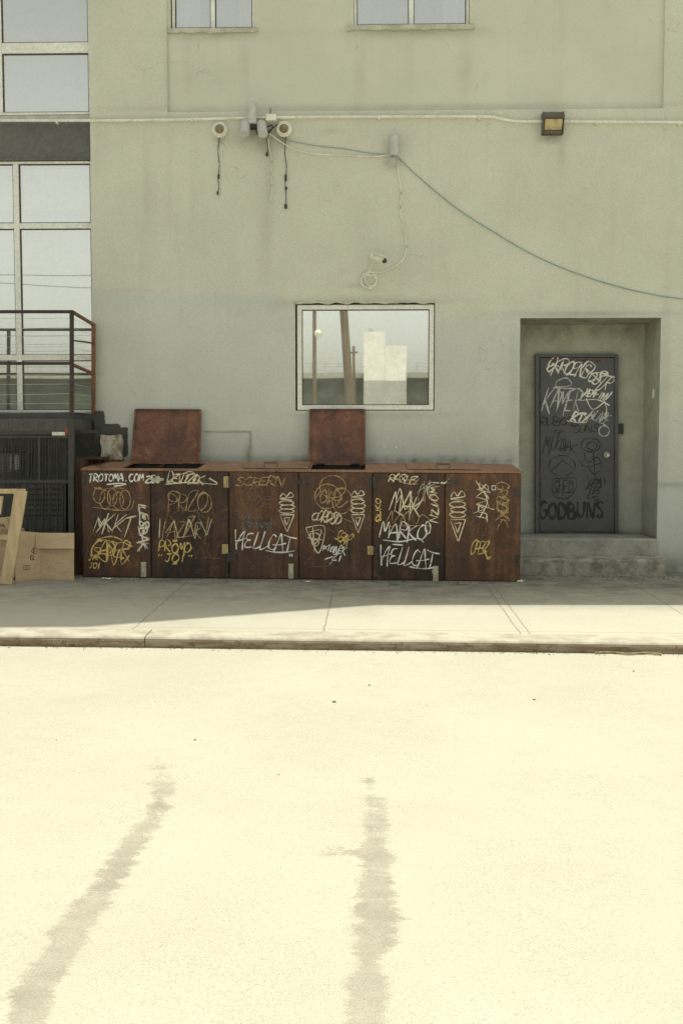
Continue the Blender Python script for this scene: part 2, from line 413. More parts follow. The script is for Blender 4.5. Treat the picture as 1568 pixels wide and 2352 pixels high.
# ---------------- GROUND
def sheet(name,x0,x1,y0,y1,nx,ny,zf,mat,attr=None):
    vs=[];fs=[]
    for j in range(ny+1):
        for i in range(nx+1):
            x=x0+(x1-x0)*i/nx; y=y0+(y1-y0)*j/ny; vs.append((x,y,zf(x,y)))
    for j in range(ny):
        for i in range(nx):
            a=j*(nx+1)+i; fs.append((a,a+1,a+nx+2,a+nx+1))
    me=bpy.data.meshes.new(name); me.from_pydata(vs,[],fs); me.materials.append(mat)
    if attr:
        ca=me.color_attributes.new('mask','FLOAT_COLOR','POINT')
        for k,v in enumerate(vs): ca.data[k].color=attr(v)
    o=bpy.data.objects.new(name,me); COL.objects.link(o); o['kind']='structure'; return o
def groundmat(name,c1,c2,speck,stainc=None,joints=None,sc=1.0,grain=(0.72,1.14)):
    m,nt,b=newmat(name); v=coords(nt,(1,1,1),'World')
    col=mix(nt,ramp(nt,noi(nt,v,0.9*sc,6,0.6),0.3,0.7),c1,c2)
    col=mix(nt,ramp(nt,noi(nt,v,7*sc,5,0.7),0.45,0.75,0,0.14),col,tuple(x*0.7 for x in c1))
    col=mix(nt,ramp(nt,noi(nt,v,85,3,0.85),0.56,0.68,0,speck),col,tuple(x*0.35 for x in c1))
    col=gmul(nt,col,ramp(nt,noi(nt,v,150,3,0.8),0.25,0.75,*grain))
    a=nd(nt,'ShaderNodeAttribute',attribute_name='mask'); s=nt.nodes.new('ShaderNodeSeparateColor'); nt.links.new(a.outputs['Color'],s.inputs[0])
    if stainc:
        vst=coords(nt,(1,1.9,1),'World')
        nn=mth(nt,'ADD',mth(nt,'MULTIPLY',mth(nt,'SUBTRACT',noi(nt,vst,3.0,12,0.80,0.3),0.5),2.1),mth(nt,'MULTIPLY',mth(nt,'SUBTRACT',noi(nt,v,60,4,0.85),0.5),0.7))
        n=mth(nt,'ADD',s.outputs[0],nn)
        n=mth(nt,'MULTIPLY',n,ramp(nt,s.outputs[0],0.02,0.25))
        dens=ramp(nt,noi(nt,v,3.0,6,0.75),0.35,0.68,0.95,0.45)
        f=mth(nt,'MULTIPLY',ramp(nt,n,0.40,0.66),dens)
        col=mix(nt,f,col,gmul(nt,mix(nt,ramp(nt,noi(nt,v,9,4,.8),0.35,0.7),stainc,tuple(x*0.88 for x in stainc)),ramp(nt,noi(nt,v,150,3,0.8),0.25,0.75,0.78,1.15)))
        tr=ramp(nt,noi(nt,coords(nt,(0.5,1.6,1),'World'),1.2,7,0.7),0.52,0.75,0,0.12)
        col=mix(nt,tr,col,tuple(x*0.7 for x in c1))
        sp=ramp(nt,noi(nt,v,1.9,7,0.75),0.66,0.74,0,0.18)
        col=mix(nt,sp,col,(0.36,0.30,0.22))
    if joints is not None:
        g=nt.nodes.new('ShaderNodeNewGeometry'); sx=nt.nodes.new('ShaderNodeSeparateXYZ'); nt.links.new(g.outputs['Position'],sx.inputs[0])
        wob=mth(nt,'MULTIPLY',mth(nt,'SUBTRACT',noi(nt,v,6,4),0.5),0.035)
        best=None
        for ax,val,wd in joints:
            d=mth(nt,'DIVIDE',mth(nt,'ABSOLUTE',mth(nt,'ADD',mth(nt,'SUBTRACT',sx.outputs[ax],val),wob)),wd)
            best=d if best is None else mth(nt,'MINIMUM',best,d)
        col=mix(nt,ramp(nt,best,0.5,1.2,0.7,0),col,tuple(x*0.35 for x in c1))
        shade_dirt=mth(nt,'MULTIPLY',s.outputs[1],ramp(nt,noi(nt,v,3,7,0.78),0.3,0.7,1.15,0.5))  # mask holds painted shade as well as grime
        col=mix(nt,shade_dirt,col,(0.17,0.16,0.135))
    nt.links.new(col,b.inputs['Base Color']); b.inputs['Roughness'].default_value=0.95
    b.inputs['Specular IOR Level'].default_value=0.2
    bump(nt,b,mth(nt,'ADD',noi(nt,v,110,3,0.8),mth(nt,'MULTIPLY',noi(nt,v,6,4),0.8)),0.5,0.006)
    return m
def seg_d(p,a,b):
    ax,ay=a;bx,by=b; t=((p[0]-ax)*(bx-ax)+(p[1]-ay)*(by-ay))/((bx-ax)**2+(by-ay)**2+1e-9); t=max(0,min(1,t))
    return math.hypot(p[0]-ax-t*(bx-ax),p[1]-ay-t*(by-ay)),t
stains=[]
def addst(path,m=1.0):
    q=[]
    for px,py,w in path:
        p=R(px,py); d=p.y; q.append((p.x,p.y,w/F*p.y*0.9))
    for a,b in zip(q,q[1:]): stains.append((a,b,m))
addst([(370,1745,44),(372,1800,48)],.60)
addst([(372,1800,26),(374,1850,30),(330,1905,36),(290,1960,40),(250,2020,42),(205,2080,54),(160,2140,52),(150,2190,46),(90,2250,54),(70,2310,54),(60,2420,56)],.95)
addst([(300,1942,24),(350,1948,30)],.7)
addst([(845,1785,38),(862,1830,34)],.62)
addst([(862,1830,22),(868,1880,32),(858,1960,42),(868,2060,48),(866,2120,58),(840,2200,42),(850,2290,50),(835,2420,56)],.95)
addst([(715,1968,50),(760,1958,56),(850,1965,50)],.58)
def roadattr(v):
    m=0
    for a,b,mm in stains:
        d,t=seg_d(v,a[:2],b[:2]); w=a[2]+(b[2]-a[2])*t
        m=max(m,mm*(1-d/(2*w)) if w>0 else 0)
    return (max(0,min(1,m)) if m>0 else 0,0,0,1)
ROADC=((0.500,0.480,0.385),(0.535,0.515,0.415))
mr=groundmat('sunlit_asphalt',ROADC[0],ROADC[1],0.42,(0.335,0.315,0.25))
sheet('road',-3.6,3.6,2.4,KF,110,96,zr,mr,roadattr)
sheet('road',-60,60,-8,KF,120,8,lambda x,y:zr(x,y)-0.006,mr)
mg=groundmat('distant_ground',(0.30,0.29,0.25),(0.25,0.24,0.2),0.1)
sheet('ground',-900,900,-900,900,4,4,lambda x,y:-0.42,mg)
mop=groundmat('far_concrete',(0.45,0.43,0.36),(0.40,0.38,0.32),0.1)
o=sheet('pavement',-60,60,-40,-8,10,2,lambda x,y:0.0,mop)
jx=[G(325,1428).x,G(757,1390).x,G(1190,1450).x,G(1212,1450).x,G(1568,1412).x,G(1568,1412).x+2.2,G(325,1428).x-2.3]
joints=[(0,x,0.007) for x in jx]+[(1,G(784,1357).y,0.006),(1,KB+0.10,0.006)]
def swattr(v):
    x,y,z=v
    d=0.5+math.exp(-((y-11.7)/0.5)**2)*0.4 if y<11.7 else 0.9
    if y<10.5: d*=max(0.0,min(1,(y-9.9)/.6)) if x>0 else max(.3 if x<-1.4 else .12,min(1,(y-9.2)/1.3))  # fades out at the building's shadow edge, painting that shade into the slabs
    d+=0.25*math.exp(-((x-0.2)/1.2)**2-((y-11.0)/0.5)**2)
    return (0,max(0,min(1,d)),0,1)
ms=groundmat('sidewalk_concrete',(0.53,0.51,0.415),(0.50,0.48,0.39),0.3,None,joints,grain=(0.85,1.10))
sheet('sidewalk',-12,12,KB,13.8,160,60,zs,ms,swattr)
def kerbmat():
    m,nt,b=newmat('kerb_steel_and_concrete'); v=coords(nt,(1,1,1),'World')
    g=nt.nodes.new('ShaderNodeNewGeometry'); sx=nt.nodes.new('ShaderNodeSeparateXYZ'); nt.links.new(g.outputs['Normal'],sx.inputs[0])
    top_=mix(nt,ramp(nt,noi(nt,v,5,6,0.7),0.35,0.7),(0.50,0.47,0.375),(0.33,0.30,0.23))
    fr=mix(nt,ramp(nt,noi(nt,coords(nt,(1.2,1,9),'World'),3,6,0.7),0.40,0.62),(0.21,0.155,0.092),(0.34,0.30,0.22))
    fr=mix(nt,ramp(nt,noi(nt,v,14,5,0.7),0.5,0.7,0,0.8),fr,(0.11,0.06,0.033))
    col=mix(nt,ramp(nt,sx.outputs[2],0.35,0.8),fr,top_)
    nt.links.new(col,b.inputs['Base Color']); b.inputs['Roughness'].default_value=0.85
    bump(nt,b,noi(nt,v,40,4,0.7),0.5,0.006); return m
M['kerb']=kerbmat()
def kerb(x0,x1):
    mb=MB(); prof=[(KF+0.004,-KH-0.05),(KF,-0.035),(KF+0.008,-0.018),(KF+0.022,-0.006),(KF+0.045,0.0),(KB,0.0),(KB,-0.2)]
    n=max(2,int((x1-x0)/0.3)); rings=[]
    for i in range(n+1):
        x=x0+(x1-x0)*i/n; base=len(mb.v)
        wob=noise.noise(Vector((x*0.9,0,0)))*0.006
        for (y,z) in prof: mb.v.append(Vector((x,y+(wob if y<KB else 0),zs(x,y)+z)))
        rings.append(base)
    k=len(prof)
    for a,b in zip(rings,rings[1:]):
        for q in range(k-1): mb.f.append((a+q,a+q+1,b+q+1,b+q)); mb.m.append(0)
    mb.f.append(tuple(rings[0]+q for q in range(k))); mb.m.append(0); mb.f.append(tuple(rings[-1]+q for q in range(k))); mb.m.append(0)
    o=mb.build('kerb','kerb'); o['kind']='structure'; 
xk=G(327,1468).x
kerb(-12,xk-0.004); kerb(xk+0.004,xk+6.0); kerb(xk+6.008,12)
# ---------------- STUCCO BUILDING
XL=W(212,600,YW).x; XR=8.5; ZT=7.4
bld=root('stucco_building',(1.5,YW,0),'grey-green weathered stucco building with windows and a recessed doorway','building')
def rx(px,py,Y): return W(px,py,Y).x
def rz(px,py,Y): return W(px,py,Y).z
HW=(rx(678,820,YW),rx(998,820,YW),rz(840,943,YW),rz(840,693,YW))
HR=(rx(1191,1000,YW),rx(1512,1000,YW),rz(1350,1237,YW),rz(1350,730,YW))
HP=(rx(384,150,YW),rx(1524,150,YW),rz(950,253,YW),ZT)
U1=(rx(391,30,YP),rx(585,30,YP),rz(490,66,YP),ZT)
U2=(rx(812,30,YP),rx(1078,30,YP),rz(945,58,YP),ZT)
blobs=[]
def gb(px,py,sx,sy,amt,Y=YW):
    p=W(px,py,Y); blobs.append((p.x,p.z,sx/F*Y,sy/F*Y,amt))
gb(590,320,60,22,0.5); gb(620,345,25,30,0.25); gb(506,320,14,10,0.5); gb(653,320,14,12,0.5); gb(600,300,30,14,0.5)
gb(903,375,16,10,0.55); gb(1265,318,28,8,0.65); gb(905,330,30,22,0.15)
gb(485,76,100,9,0.5); gb(950,72,140,9,0.5); gb(840,690,170,6,0.45); gb(840,955,170,7,0.35); gb(1350,722,170,8,0.45)
gb(730,1056,420,7,0.6); gb(1165,1040,30,14,0.25); gb(760,300,25,8,.2); gb(812,656,25,6,.3); gb(1180,900,10,120,0.25); gb(1525,900,12,200,0.25)
gb(1545,1115,60,5,0.5); gb(1540,1300,60,25,0.35); gb(222,860,14,160,0.35); gb(650,700,30,10,0.3); gb(300,670,90,5,0.15)
gb(445,420,8,90,0.14); gb(620,420,10,80,0.2); gb(700,980,20,60,0.12); gb(1070,150,15,70,0.17); gb(830,160,12,70,.17); gb(430,150,10,60,.15); gb(560,150,12,60,.13)
gb(610,560,14,90,.16); gb(1320,520,60,120,.06); gb(520,180,60,50,.06); gb(820,500,40,60,.05); gb(1290,360,10,40,.18); gb(940,140,10,60,.12); gb(340,500,12,100,.08)
gb(950,246,620,4,0.6); gb(381,170,4,100,0.35); gb(570,1043,8,20,0.8); gb(590,940,40,2,.4)  # first blob paints the shadow line along the panel's lower edge
for q in range(18): gb(640+q*31,1055+(q*7)%6,8,7,.5)
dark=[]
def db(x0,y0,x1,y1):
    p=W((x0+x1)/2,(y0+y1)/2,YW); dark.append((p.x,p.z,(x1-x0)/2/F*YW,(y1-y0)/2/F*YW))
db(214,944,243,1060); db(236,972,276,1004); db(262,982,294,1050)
def wmask(x,z):
    nz=noise.fractal(Vector((x*1.3,z*1.3,0)),1,2,4)
    g=0
    for bx,bz,sx,sz,a in blobs:
        e=((x-bx)/sx)**2+((z-bz)/sz)**2
        if e<6: g+=a*math.exp(-e)
    if z<0.35: g+=0.35*(0.35-z)/0.35
    ztop=W(430,676,YW).z if x<W(640,700,YW).x else W(900,720,YW).z
    if x>HR[1]: ztop=W(1540,960,YW).z
    p=max(0,min(1,0.5+(ztop-z)*2.2+nz*0.15))
    if x<W(640,700,YW).x: p=max(0,min(1,0.5+(ztop-z)*6+nz*0.15))
    if HW[1]<x<HR[0] : p*=0.75
    d=0
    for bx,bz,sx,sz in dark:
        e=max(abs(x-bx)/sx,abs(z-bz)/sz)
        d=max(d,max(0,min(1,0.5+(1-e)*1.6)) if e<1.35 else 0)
    return (min(1,g),p,d,1)
mb=MB()
def gridwall(x0,x1,z0,z1,Y,holes,step):
    xs={x0,x1}; zz={z0,z1}
    for h in holes: xs|={h[0],h[1]}; zz|={h[2],h[3]}
    def fill(s,a,b):
        s=sorted(q for q in s if a-1e-6<=q<=b+1e-6); out=[]
        for p,q in zip(s,s[1:]):
            n=max(1,int((q-p)/step)); out+=[p+(q-p)*k/n for k in range(n)]
        return out+[s[-1]]
    xs=fill(xs,x0,x1); zz=fill(zz,z0,z1); idx={}
    def vi(i,j):
        if (i,j) not in idx: idx[(i,j)]=len(mb.v); mb.v.append(Vector((xs[i],Y,zz[j])))
        return idx[(i,j)]
    for i in range(len(xs)-1):
        for j in range(len(zz)-1):
            cx=(xs[i]+xs[i+1])/2; cz=(zz[j]+zz[j+1])/2
            if any(h[0]<cx<h[1] and h[2]<cz<h[3] for h in holes): continue
            mb.f.append((vi(i,j),vi(i+1,j),vi(i+1,j+1),vi(i,j+1))); mb.m.append(0)
def reveal(h,Y0,Y1,sides='LRTB'):
    x0,x1,z0,z1=h
    if 'L' in sides: mb.face([(x0,Y0,z0),(x0,Y0,z1),(x0,Y1,z1),(x0,Y1,z0)])
    if 'R' in sides: mb.face([(x1,Y0,z0),(x1,Y0,z1),(x1,Y1,z1),(x1,Y1,z0)])
    if 'T' in sides: mb.face([(x0,Y0,z1),(x1,Y0,z1),(x1,Y1,z1),(x0,Y1,z1)])
    if 'B' in sides: mb.face([(x0,Y0,z0),(x1,Y0,z0),(x1,Y1,z0),(x0,Y1,z0)])
gridwall(XL,XR,-0.25,ZT,YW,[HW,HR,HP],0.045)
gridwall(HP[0],HP[1],HP[2],ZT,YP,[U1,U2],0.05)
reveal(HP,YW,YP,'LRB'); reveal(HW,YW,YW+0.14); reveal(U1,YP,YP+0.14,'LRB'); reveal(U2,YP,YP+0.14,'LRB')
x0,x1,z0,z1=HR
def gridface(p0,pu,pv,nu,nv):
    p0=Vector(p0);pu=Vector(pu);pv=Vector(pv); b=len(mb.v)
    for j in range(nv+1):
        for i in range(nu+1): mb.v.append(p0+pu*i/nu+pv*j/nv)
    for j in range(nv):
        for i in range(nu):
            a=b+j*(nu+1)+i; mb.f.append((a,a+1,a+nu+2,a+nu+1)); mb.m.append(0)
gridface((x0,YD,z0),(x1-x0,0,0),(0,0,z1-z0),30,40)
gridface((x0,YW,z0),(0,YD-YW,0),(0,0,z1-z0),12,40)
gridface((x1,YW,z0),(0,YD-YW,0),(0,0,z1-z0),12,40)
gridface((x0,YW,z1),(x1-x0,0,0),(0,YD-YW,0),30,12)
mb.face([(XL,YW,-0.25),(XL,YW,ZT),(XL,YW+0.4,ZT),(XL,YW+0.4,-0.25)])
wall=mb.build('wall','stucco',bld)
ca=wall.data.color_attributes.new('mask','FLOAT_COLOR','POINT')
cc=WL[wall.name]
for k,v in enumerate(wall.data.vertices):
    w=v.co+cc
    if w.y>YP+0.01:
        g=0.22+0.3*max(0,(w.z-(HR[3]-0.3))/0.3) if HR[0]-.01<=w.x<=HR[1]+.01 else 0.2  # recess shade painted into the mask, deeper towards the soffit
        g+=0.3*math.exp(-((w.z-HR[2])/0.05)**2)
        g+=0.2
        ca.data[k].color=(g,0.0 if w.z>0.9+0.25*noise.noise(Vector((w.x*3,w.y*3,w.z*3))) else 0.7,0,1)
    else: ca.data[k].color=wmask(w.x,w.z)
rp=[roofpt(1700,1390),roofpt(860,1390),roofpt(200,1440),roofpt(-600,1446)]  # unseen roof profile, projected back from the wanted sidewalk shadow edge
prof=[(p.x,p.z) for p in rp]
def proz(x):
    P=sorted(prof)
    if x<=P[0][0]: return P[0][1]
    if x>=P[-1][0]: return P[-1][1]
    for a,b in zip(P,P[1:]):
        if a[0]<=x<=b[0]: return a[1]+(b[1]-a[1])*(x-a[0])/(b[0]-a[0])
def shadow_roofblock(xa,xb,name,parent,mat,za):
    xs=[xb]+[p[0] for p in sorted(prof,reverse=True) if xa<p[0]<xb]+[xa]
    poly=[(xa,za),(xb,za)]+[(x,proz(x)) for x in xs]
    m_=MB(); m_.hexa([(x,YW+0.001,z) for x,z in poly],[(x,14.5,z) for x,z in poly]); m_.build(name,mat,parent)
    m_=MB(); m_.box(xa,xb,14.501,19,za,za+.3); m_.build('roof',mat,parent)
shadow_roofblock(XL+0.01,20,'parapet',bld,'stucco',ZT)  # out of view, its top shaped to cast the sidewalk shadow
m_=MB(); m_.face([(XL+.02,19,-.25),(XR,19,-.25),(XR,19,ZT),(XL+.02,19,ZT)]); m_.face([(XR,YW,-.25),(XR,19,-.25),(XR,19,ZT),(XR,YW,ZT)])
m_.box(XR,20,YW,19,-0.25,ZT-0.002)
m_.build('rear_wall','stucco',bld)
def window(parent,h,Y,fr,mull=[],hb=[],g='glass',name='window',depth=0.06,room=True,curt=None):
    x0,x1,z0,z1=h
    w=bpy.data.objects.new(name,None); COL.objects.link(w); w.location=((x0+x1)/2,Y,z0); WL[w.name]=Vector(w.location)
    w.parent=parent
    e=0.002
    f=MB(); f.box(x0+e,x0+fr,Y,Y+depth,z0+e,z1-e); f.box(x1-fr,x1-e,Y,Y+depth,z0+e,z1-e)
    f.box(x0+fr,x1-fr,Y+.001,Y+depth,z0+e,z0+fr); f.box(x0+fr,x1-fr,Y+.001,Y+depth,z1-fr,z1-e)
    for mx_,mw in mull: f.box(mx_-mw/2,mx_+mw/2,Y-0.004,Y+depth,z0+fr,z1-fr)
    cuts=sorted([x0+fr]+[c for mx_,mw in mull for c in (mx_-mw/2,mx_+mw/2)]+[x1-fr])
    for mz,mw in hb:
        for a,b in zip(cuts[::2],cuts[1::2]): f.box(a,b,Y+.002,Y+depth,mz-mw/2,mz+mw/2)
    fo=f.build('frame','white',w,bevel=0.004)
    ga=MB()
    for a,b in zip(cuts[::2],cuts[1::2]):
        zc=[z0+fr]+[c for mz,mw in sorted(hb) for c in (mz-mw/2,mz+mw/2)]+[z1-fr]
        for c,d in zip(zc[::2],zc[1::2]):
            t=0.009
            ga.box(a,a+t,Y+.012,Y+.03,c,d); ga.box(b-t,b,Y+.012,Y+.03,c,d); ga.box(a+t,b-t,Y+.0125,Y+.03,c,c+t); ga.box(a+t,b-t,Y+.0125,Y+.03,d-t,d)
    ga.build('gasket','black',w)
    p=MB(); p.face([(x0+fr,Y+.032,z0+fr),(x1-fr,Y+.032,z0+fr),(x1-fr,Y+.032,z1-fr),(x0+fr,Y+.032,z1-fr)]); p.build('pane',g,w)
    if room:
        r=MB(); Yb=Y+1.4
        q=[(x0-.1,z0-.05),(x1+.1,z0-.05),(x1+.1,z1+.1),(x0-.1,z1+.1)]
        r.face([(a,Yb,b) for a,b in q])
        for (a,b),(c,d) in zip(q,q[1:]+q[:1]): r.face([(a,Y+depth+.001,b),(c,Y+depth+.001,d),(c,Yb,d),(a,Yb,b)])
        r.build('room_interior','room',w)
    for cu in (curt or []):
        a,b,za,zb=cu[:4]; c=MB()
        n=14
        for k in range(n):
            xa=a+(b-a)*k/n; xb=a+(b-a)*(k+1)/n
            ya=Y+.10+.02*(k%2); yb=Y+.10+.02*((k+1)%2)
            c.face([(xa,ya,za),(xb,yb,za),(xb,yb,zb),(xa,ya,zb)])
        c.build('curtain' if len(cu)<5 else 'interior_column',cu[4] if len(cu)>4 else 'curtain',w)
    return w
window(bld,(HW[0]+.02,HW[1]-.008,HW[2]+.008,HW[3]-.03),YW+0.02,0.056,g='glassm',room=True)
window(bld,(U1[0]+.01,U1[1],U1[2],U1[3]),YP+0.06,0.035,mull=[(rx(489,30,YP+.06),0.05)],curt=[(U1[0]+.05,rx(455,30,YP),U1[2],ZT),(rx(545,30,YP),U1[1]-.05,U1[2],ZT)])
window(bld,U2,YP+0.06,0.035,mull=[(rx(944,30,YP+.06),0.055)],curt=[(U2[0]+.05,rx(850,30,YP),U2[2],ZT),(rx(1020,30,YP),U2[1]-.05,U2[2],ZT)])
def rough_slab(name,x0,x1,z0,z1,Y,th,mat,parent,n=40,amp=0.012,seed=0):
    m_=MB(); top_=[];bot=[]
    for k in range(n+1):
        x=x0+(x1-x0)*k/n
        bot.append((x,z0+amp*noise.noise(Vector((x*9,seed,0)))*2)); top_.append((x,z1))
    poly=bot+top_[::-1]
    m_.hexa([(x,Y-th,z) for x,z in poly],[(x,Y,z) for x,z in poly]); return m_.build(name,mat,parent)
M['sillc']=simple('sill_cement',(0.60,0.60,0.49),(0.44,0.44,0.35),5,0.95,40,0.6)
rough_slab('window_sill',rx(384,70,YP),rx(592,70,YP),rz(490,76,YP),rz(490,66,YP),YP,0.03,'sillc',bld,seed=1)
rough_slab('window_sill',rx(798,66,YP),rx(1088,66,YP),rz(945,70,YP),rz(945,58.5,YP),YP,0.035,'sillc',bld,seed=2)
rough_slab('window_lintel',rx(674,693,YW),rx(1000,693,YW),rz(840,697,YW),rz(840,691,YW),YW,0.012,'sillc',bld,seed=3)
st=MB(); zf=HR[2]
st.box(HR[0]-.02,HR[1]-.002,YW-0.05,YD-0.002,-0.2,zf-0.003)
so=st.build('upper_step','conc',bld,bevel=0.012)
zl=rz(1350,1285,12.33)
s2=MB(); xa=rx(1192,1300,12.33); xb=rx(1528,1300,12.33); n=60
rows=[]
poly=[(12.33,-.2),(12.33,zl-.03),(12.335,zl-.008),(12.36,zl),(YW-.051,zl+0.004),(YW-.051,-.2)]
for k in range(n+1):
    x=xa+(xb-xa)*k/n; base=len(s2.v)
    chip=max(0,noise.noise(Vector((x*5,9.1,0)))-.15)*.09
    for q,(y,z) in enumerate(poly):
        dz=noise.noise(Vector((x*7,q*3.1,0)))*0.016 if q in(1,2,3) else 0
        s2.v.append(Vector((x,y+(noise.noise(Vector((x*6,q,5)))*.016+chip if q in (1,2) else 0),z+dz-(chip*.5 if q in (2,3) else 0))))
    rows.append(base)
for p,q in zip(rows,rows[1:]):
    for k in range(len(poly)-1): s2.f.append((p+k,p+k+1,q+k+1,q+k)); s2.m.append(0)
s2.f.append(tuple(rows[0]+k for k in range(6))); s2.f.append(tuple(rows[-1]+k for k in range(6))); s2.m+=[0,0]
s2.build('lower_step','conc2',bld)
# door
DY=13.44
dr=bpy.data.objects.new('door',None); COL.objects.link(dr); dr.location=W(1322,1222,DY); WL['door']=dr.location.copy(); dr.parent=bld; dr['label']='charcoal painted steel door covered in marker tags'
f=MB()
f.rect(1229,813,1238,1224,DY-.03,YD-.001); f.rect(1411,814,1419,1224,DY-.03,YD-.001); f.rect(1238.2,813,1410.8,820.5,DY-.029,YD-.001)
f.build('frame','doorp',dr,bevel=0.004)
d=MB(); d.rect(1239.5,822,1410,1221,DY,YD-.002); d.build('leaf','doorp',dr,bevel=0.004)
k=MB(); kp=W(1392,1045,DY); k.tube([kp+Vector((0,-.002,0)),kp+Vector((0,-.012,0))],0.036,20); k.tube([kp+Vector((0,-.012,0)),kp+Vector((0,-.04,0)),kp+Vector((0,-.045,0)),kp+Vector((0,-.075,0)),kp+Vector((0,-.085,0))],[.013,.013,.026,.028,.018],20)
M['chrome']=simple('satin_knob',(0.65,0.64,0.56),None,20,0.3,metal=0.5); k.build('handle','chrome',dr,smooth=True)
for py in (900,1090,1190):
    k=MB(); p=W(1239,py,DY); k.tube([p+Vector((-.004,-.034,-.05)),p+Vector((-.004,-.034,.05))],.008,8)
    k.build('hinge','doorp',dr)
k=MB(); k.rect(1417.5,973,1431,997,YD-.04,YD-.001); k.rect(1420,976,1428.5,984,YD-.043,YD-.0405); k.build('card_reader','black',bld,bevel=.005)
k=MB(); p=W(1491,903,13.0); k.box(HR[1]-.02,HR[1]-.001,12.98,13.02,p.z-.06,p.z+.05); k.build('reveal_bracket','cream',bld,bevel=.004)
D=DY
tag(dr,'GKROENS',1306,845,96,30,'pw',2.8,8,0.3,D,over=1.25)
tag(dr,'OSTR',1378,874,52,32,'pw',2.8,28,0.3,D,over=1.15)
scrib(dr,[[(1335,846),(1350,830),(1366,842),(1352,858),(1345,846),(1380,880)],[(1262,858),(1255,846),(1275,838),(1290,850)]],'pw',2.5,D)
tag(dr,'KAMER',1292,920,86,52,'pl',2.9,4,0.2,D,over=1.1,jit=.04,sharp=True); scrib(dr,[[(1290,905),(1275,880),(1300,868),(1310,885),(1270,890),(1330,893)]],'pl',2.2,D)
tag(dr,'XEM-INV',1370,907,56,16,'pw',3.0,14,0.3,D,jit=.04); tag(dr,'RT/',1332,960,40,20,'pw',3.4,6,0.4,D,over=1.2,sharp=True)
scrib(dr,[[(1300,966),(1345,970),(1338,950),(1320,955)],[(1385,915),(1392,940),(1388,962)],[(1345,915),(1360,940),(1385,925)],[(1330,920),(1370,918),(1400,932)]],'pw',2.2,D)
tag(dr,'BLAZE',1376,960,46,22,'pl',2.2,22,0.2,D); scrib(dr,[oval(1386,990,12,12,1.2,3)],'pl',2.0,D)
tag(dr,'RUB0SB',1285,968,90,18,'pd',1.8,0,0.1,D,over=1.2); tag(dr,'SUNS',1345,985,60,16,'pd',1.6,0,.1,D)
tag(dr,'MOE',1272,1016,45,36,'pd',1.8,-8,.3,D); tag(dr,'OAK',1305,1026,40,24,'pd',1.9,4,.2,D)
scrib(dr,[oval(1356,1022,22,16,1.3),oval(1358,1024,12,9,1.3,2),[(1340,1040),(1350,1062),(1370,1050),(1380,1070),(1365,1090),(1350,1075)],[(1330,1060),(1345,1072),(1378,1064)],[(1362,1040),(1366,1100),(1372,1110),(1378,1098)]],'pd',1.9,D)
scrib(dr,[oval(1290,1070,30,24,0.9,2),[(1268,1080),(1290,1060),(1312,1072)],[(1268,1100),(1322,1100),(1310,1140),(1272,1140),(1268,1100)],[(1262,1085),(1300,1050)]],'pd',1.7,D)
tag(dr,'SHED',1293,1118,46,30,'pd',1.9,0,.1,D); tag(dr,'XEM!',1370,1108,46,20,'pd',1.9,-6,.2,D); tag(dr,'7/5',1362,1130,34,14,'pd',1.8,-6,.2,D); tag(dr,'~S',1360,1145,30,12,'pd',1.7,-6,.2,D)
tag(dr,'GODBUNS',1314,1172,152,36,'pd',5.6,-1,.05,D,over=0.88,jit=.025,seed=5)
tag(dr,'~~~~',1320,828,120,8,'pr',3,0,0,D)
# ---------------- GLASS BUILDING
YG=12.88
gbd=root('glass_fronted_building',(-5,YG,0),'glass-fronted building with white window frames and charcoal spandrel','building')
GX0=rx(-330,600,YG); GX1=XL-0.002
def gz(py): return rz(100,py,YG)
M['pink']=simple('pink_band',(0.75,0.55,0.48),None,4,0.8)
window(gbd,(GX0,GX1,gz(266),ZT),YG-0.04,0.03,mull=[(rx(3,150,YG),0.05)],hb=[(gz(112.5),0.12)],curt=[(rx(163,200,YG),rx(172,200,YG),gz(255),gz(140)),(rx(190,200,YG),rx(198,200,YG),gz(255),gz(140)),(rx(85,200,YG),rx(90,200,YG),gz(255),gz(150)),(rx(14,200,YG),rx(160,200,YG),gz(152),gz(138),'pink'),(rx(12,40,YG),rx(24,40,YG),gz(100),ZT),(rx(60,40,YG),rx(76,40,YG),gz(44),gz(22))])
window(gbd,(GX0,GX1,gz(948),gz(372)),YG-0.04,0.03,mull=[(rx(-170,700,YG),0.065),(rx(45,700,YG),0.065)],hb=[(gz(520),0.065),(gz(822),0.065)],curt=[(rx(54,600,YG),GX1-.04,gz(480),gz(385)),(rx(-100,600,YG),rx(36,600,YG),gz(480),gz(385)),(rx(2,600,YG),rx(14,600,YG),gz(800),gz(535))])
k=MB(); k.box(GX0,GX1,YG-.06,YG+.1,gz(371.5),gz(281)); k.box(GX0,GX1,YG-.075,YG-.061,gz(371.5),gz(366)); k.build('spandrel','spandrel',gbd,bevel=.004)
k=MB(); k.box(GX0,GX1,YG-.03,YG+.1,gz(280.5),gz(266.5)); k.build('head_trim','grey',gbd)
k=MB(); k.box(GX0,GX1,YG-.02,YG+.3,-.25,gz(948.5)); k.build('base_wall','basew',gbd)
shadow_roofblock(-14,XL,'parapet',gbd,'spandrel',ZT)  # carries the same shadow-casting profile on to the left, out of view
k=MB(); k.box(-14,GX0-.002,YG-.1,19,-.25,ZT-.002); k.face([(GX0,19,-.25),(GX1,19,-.25),(GX1,19,ZT),(GX0,19,ZT)]); k.build('side_wall','spandrel',gbd)
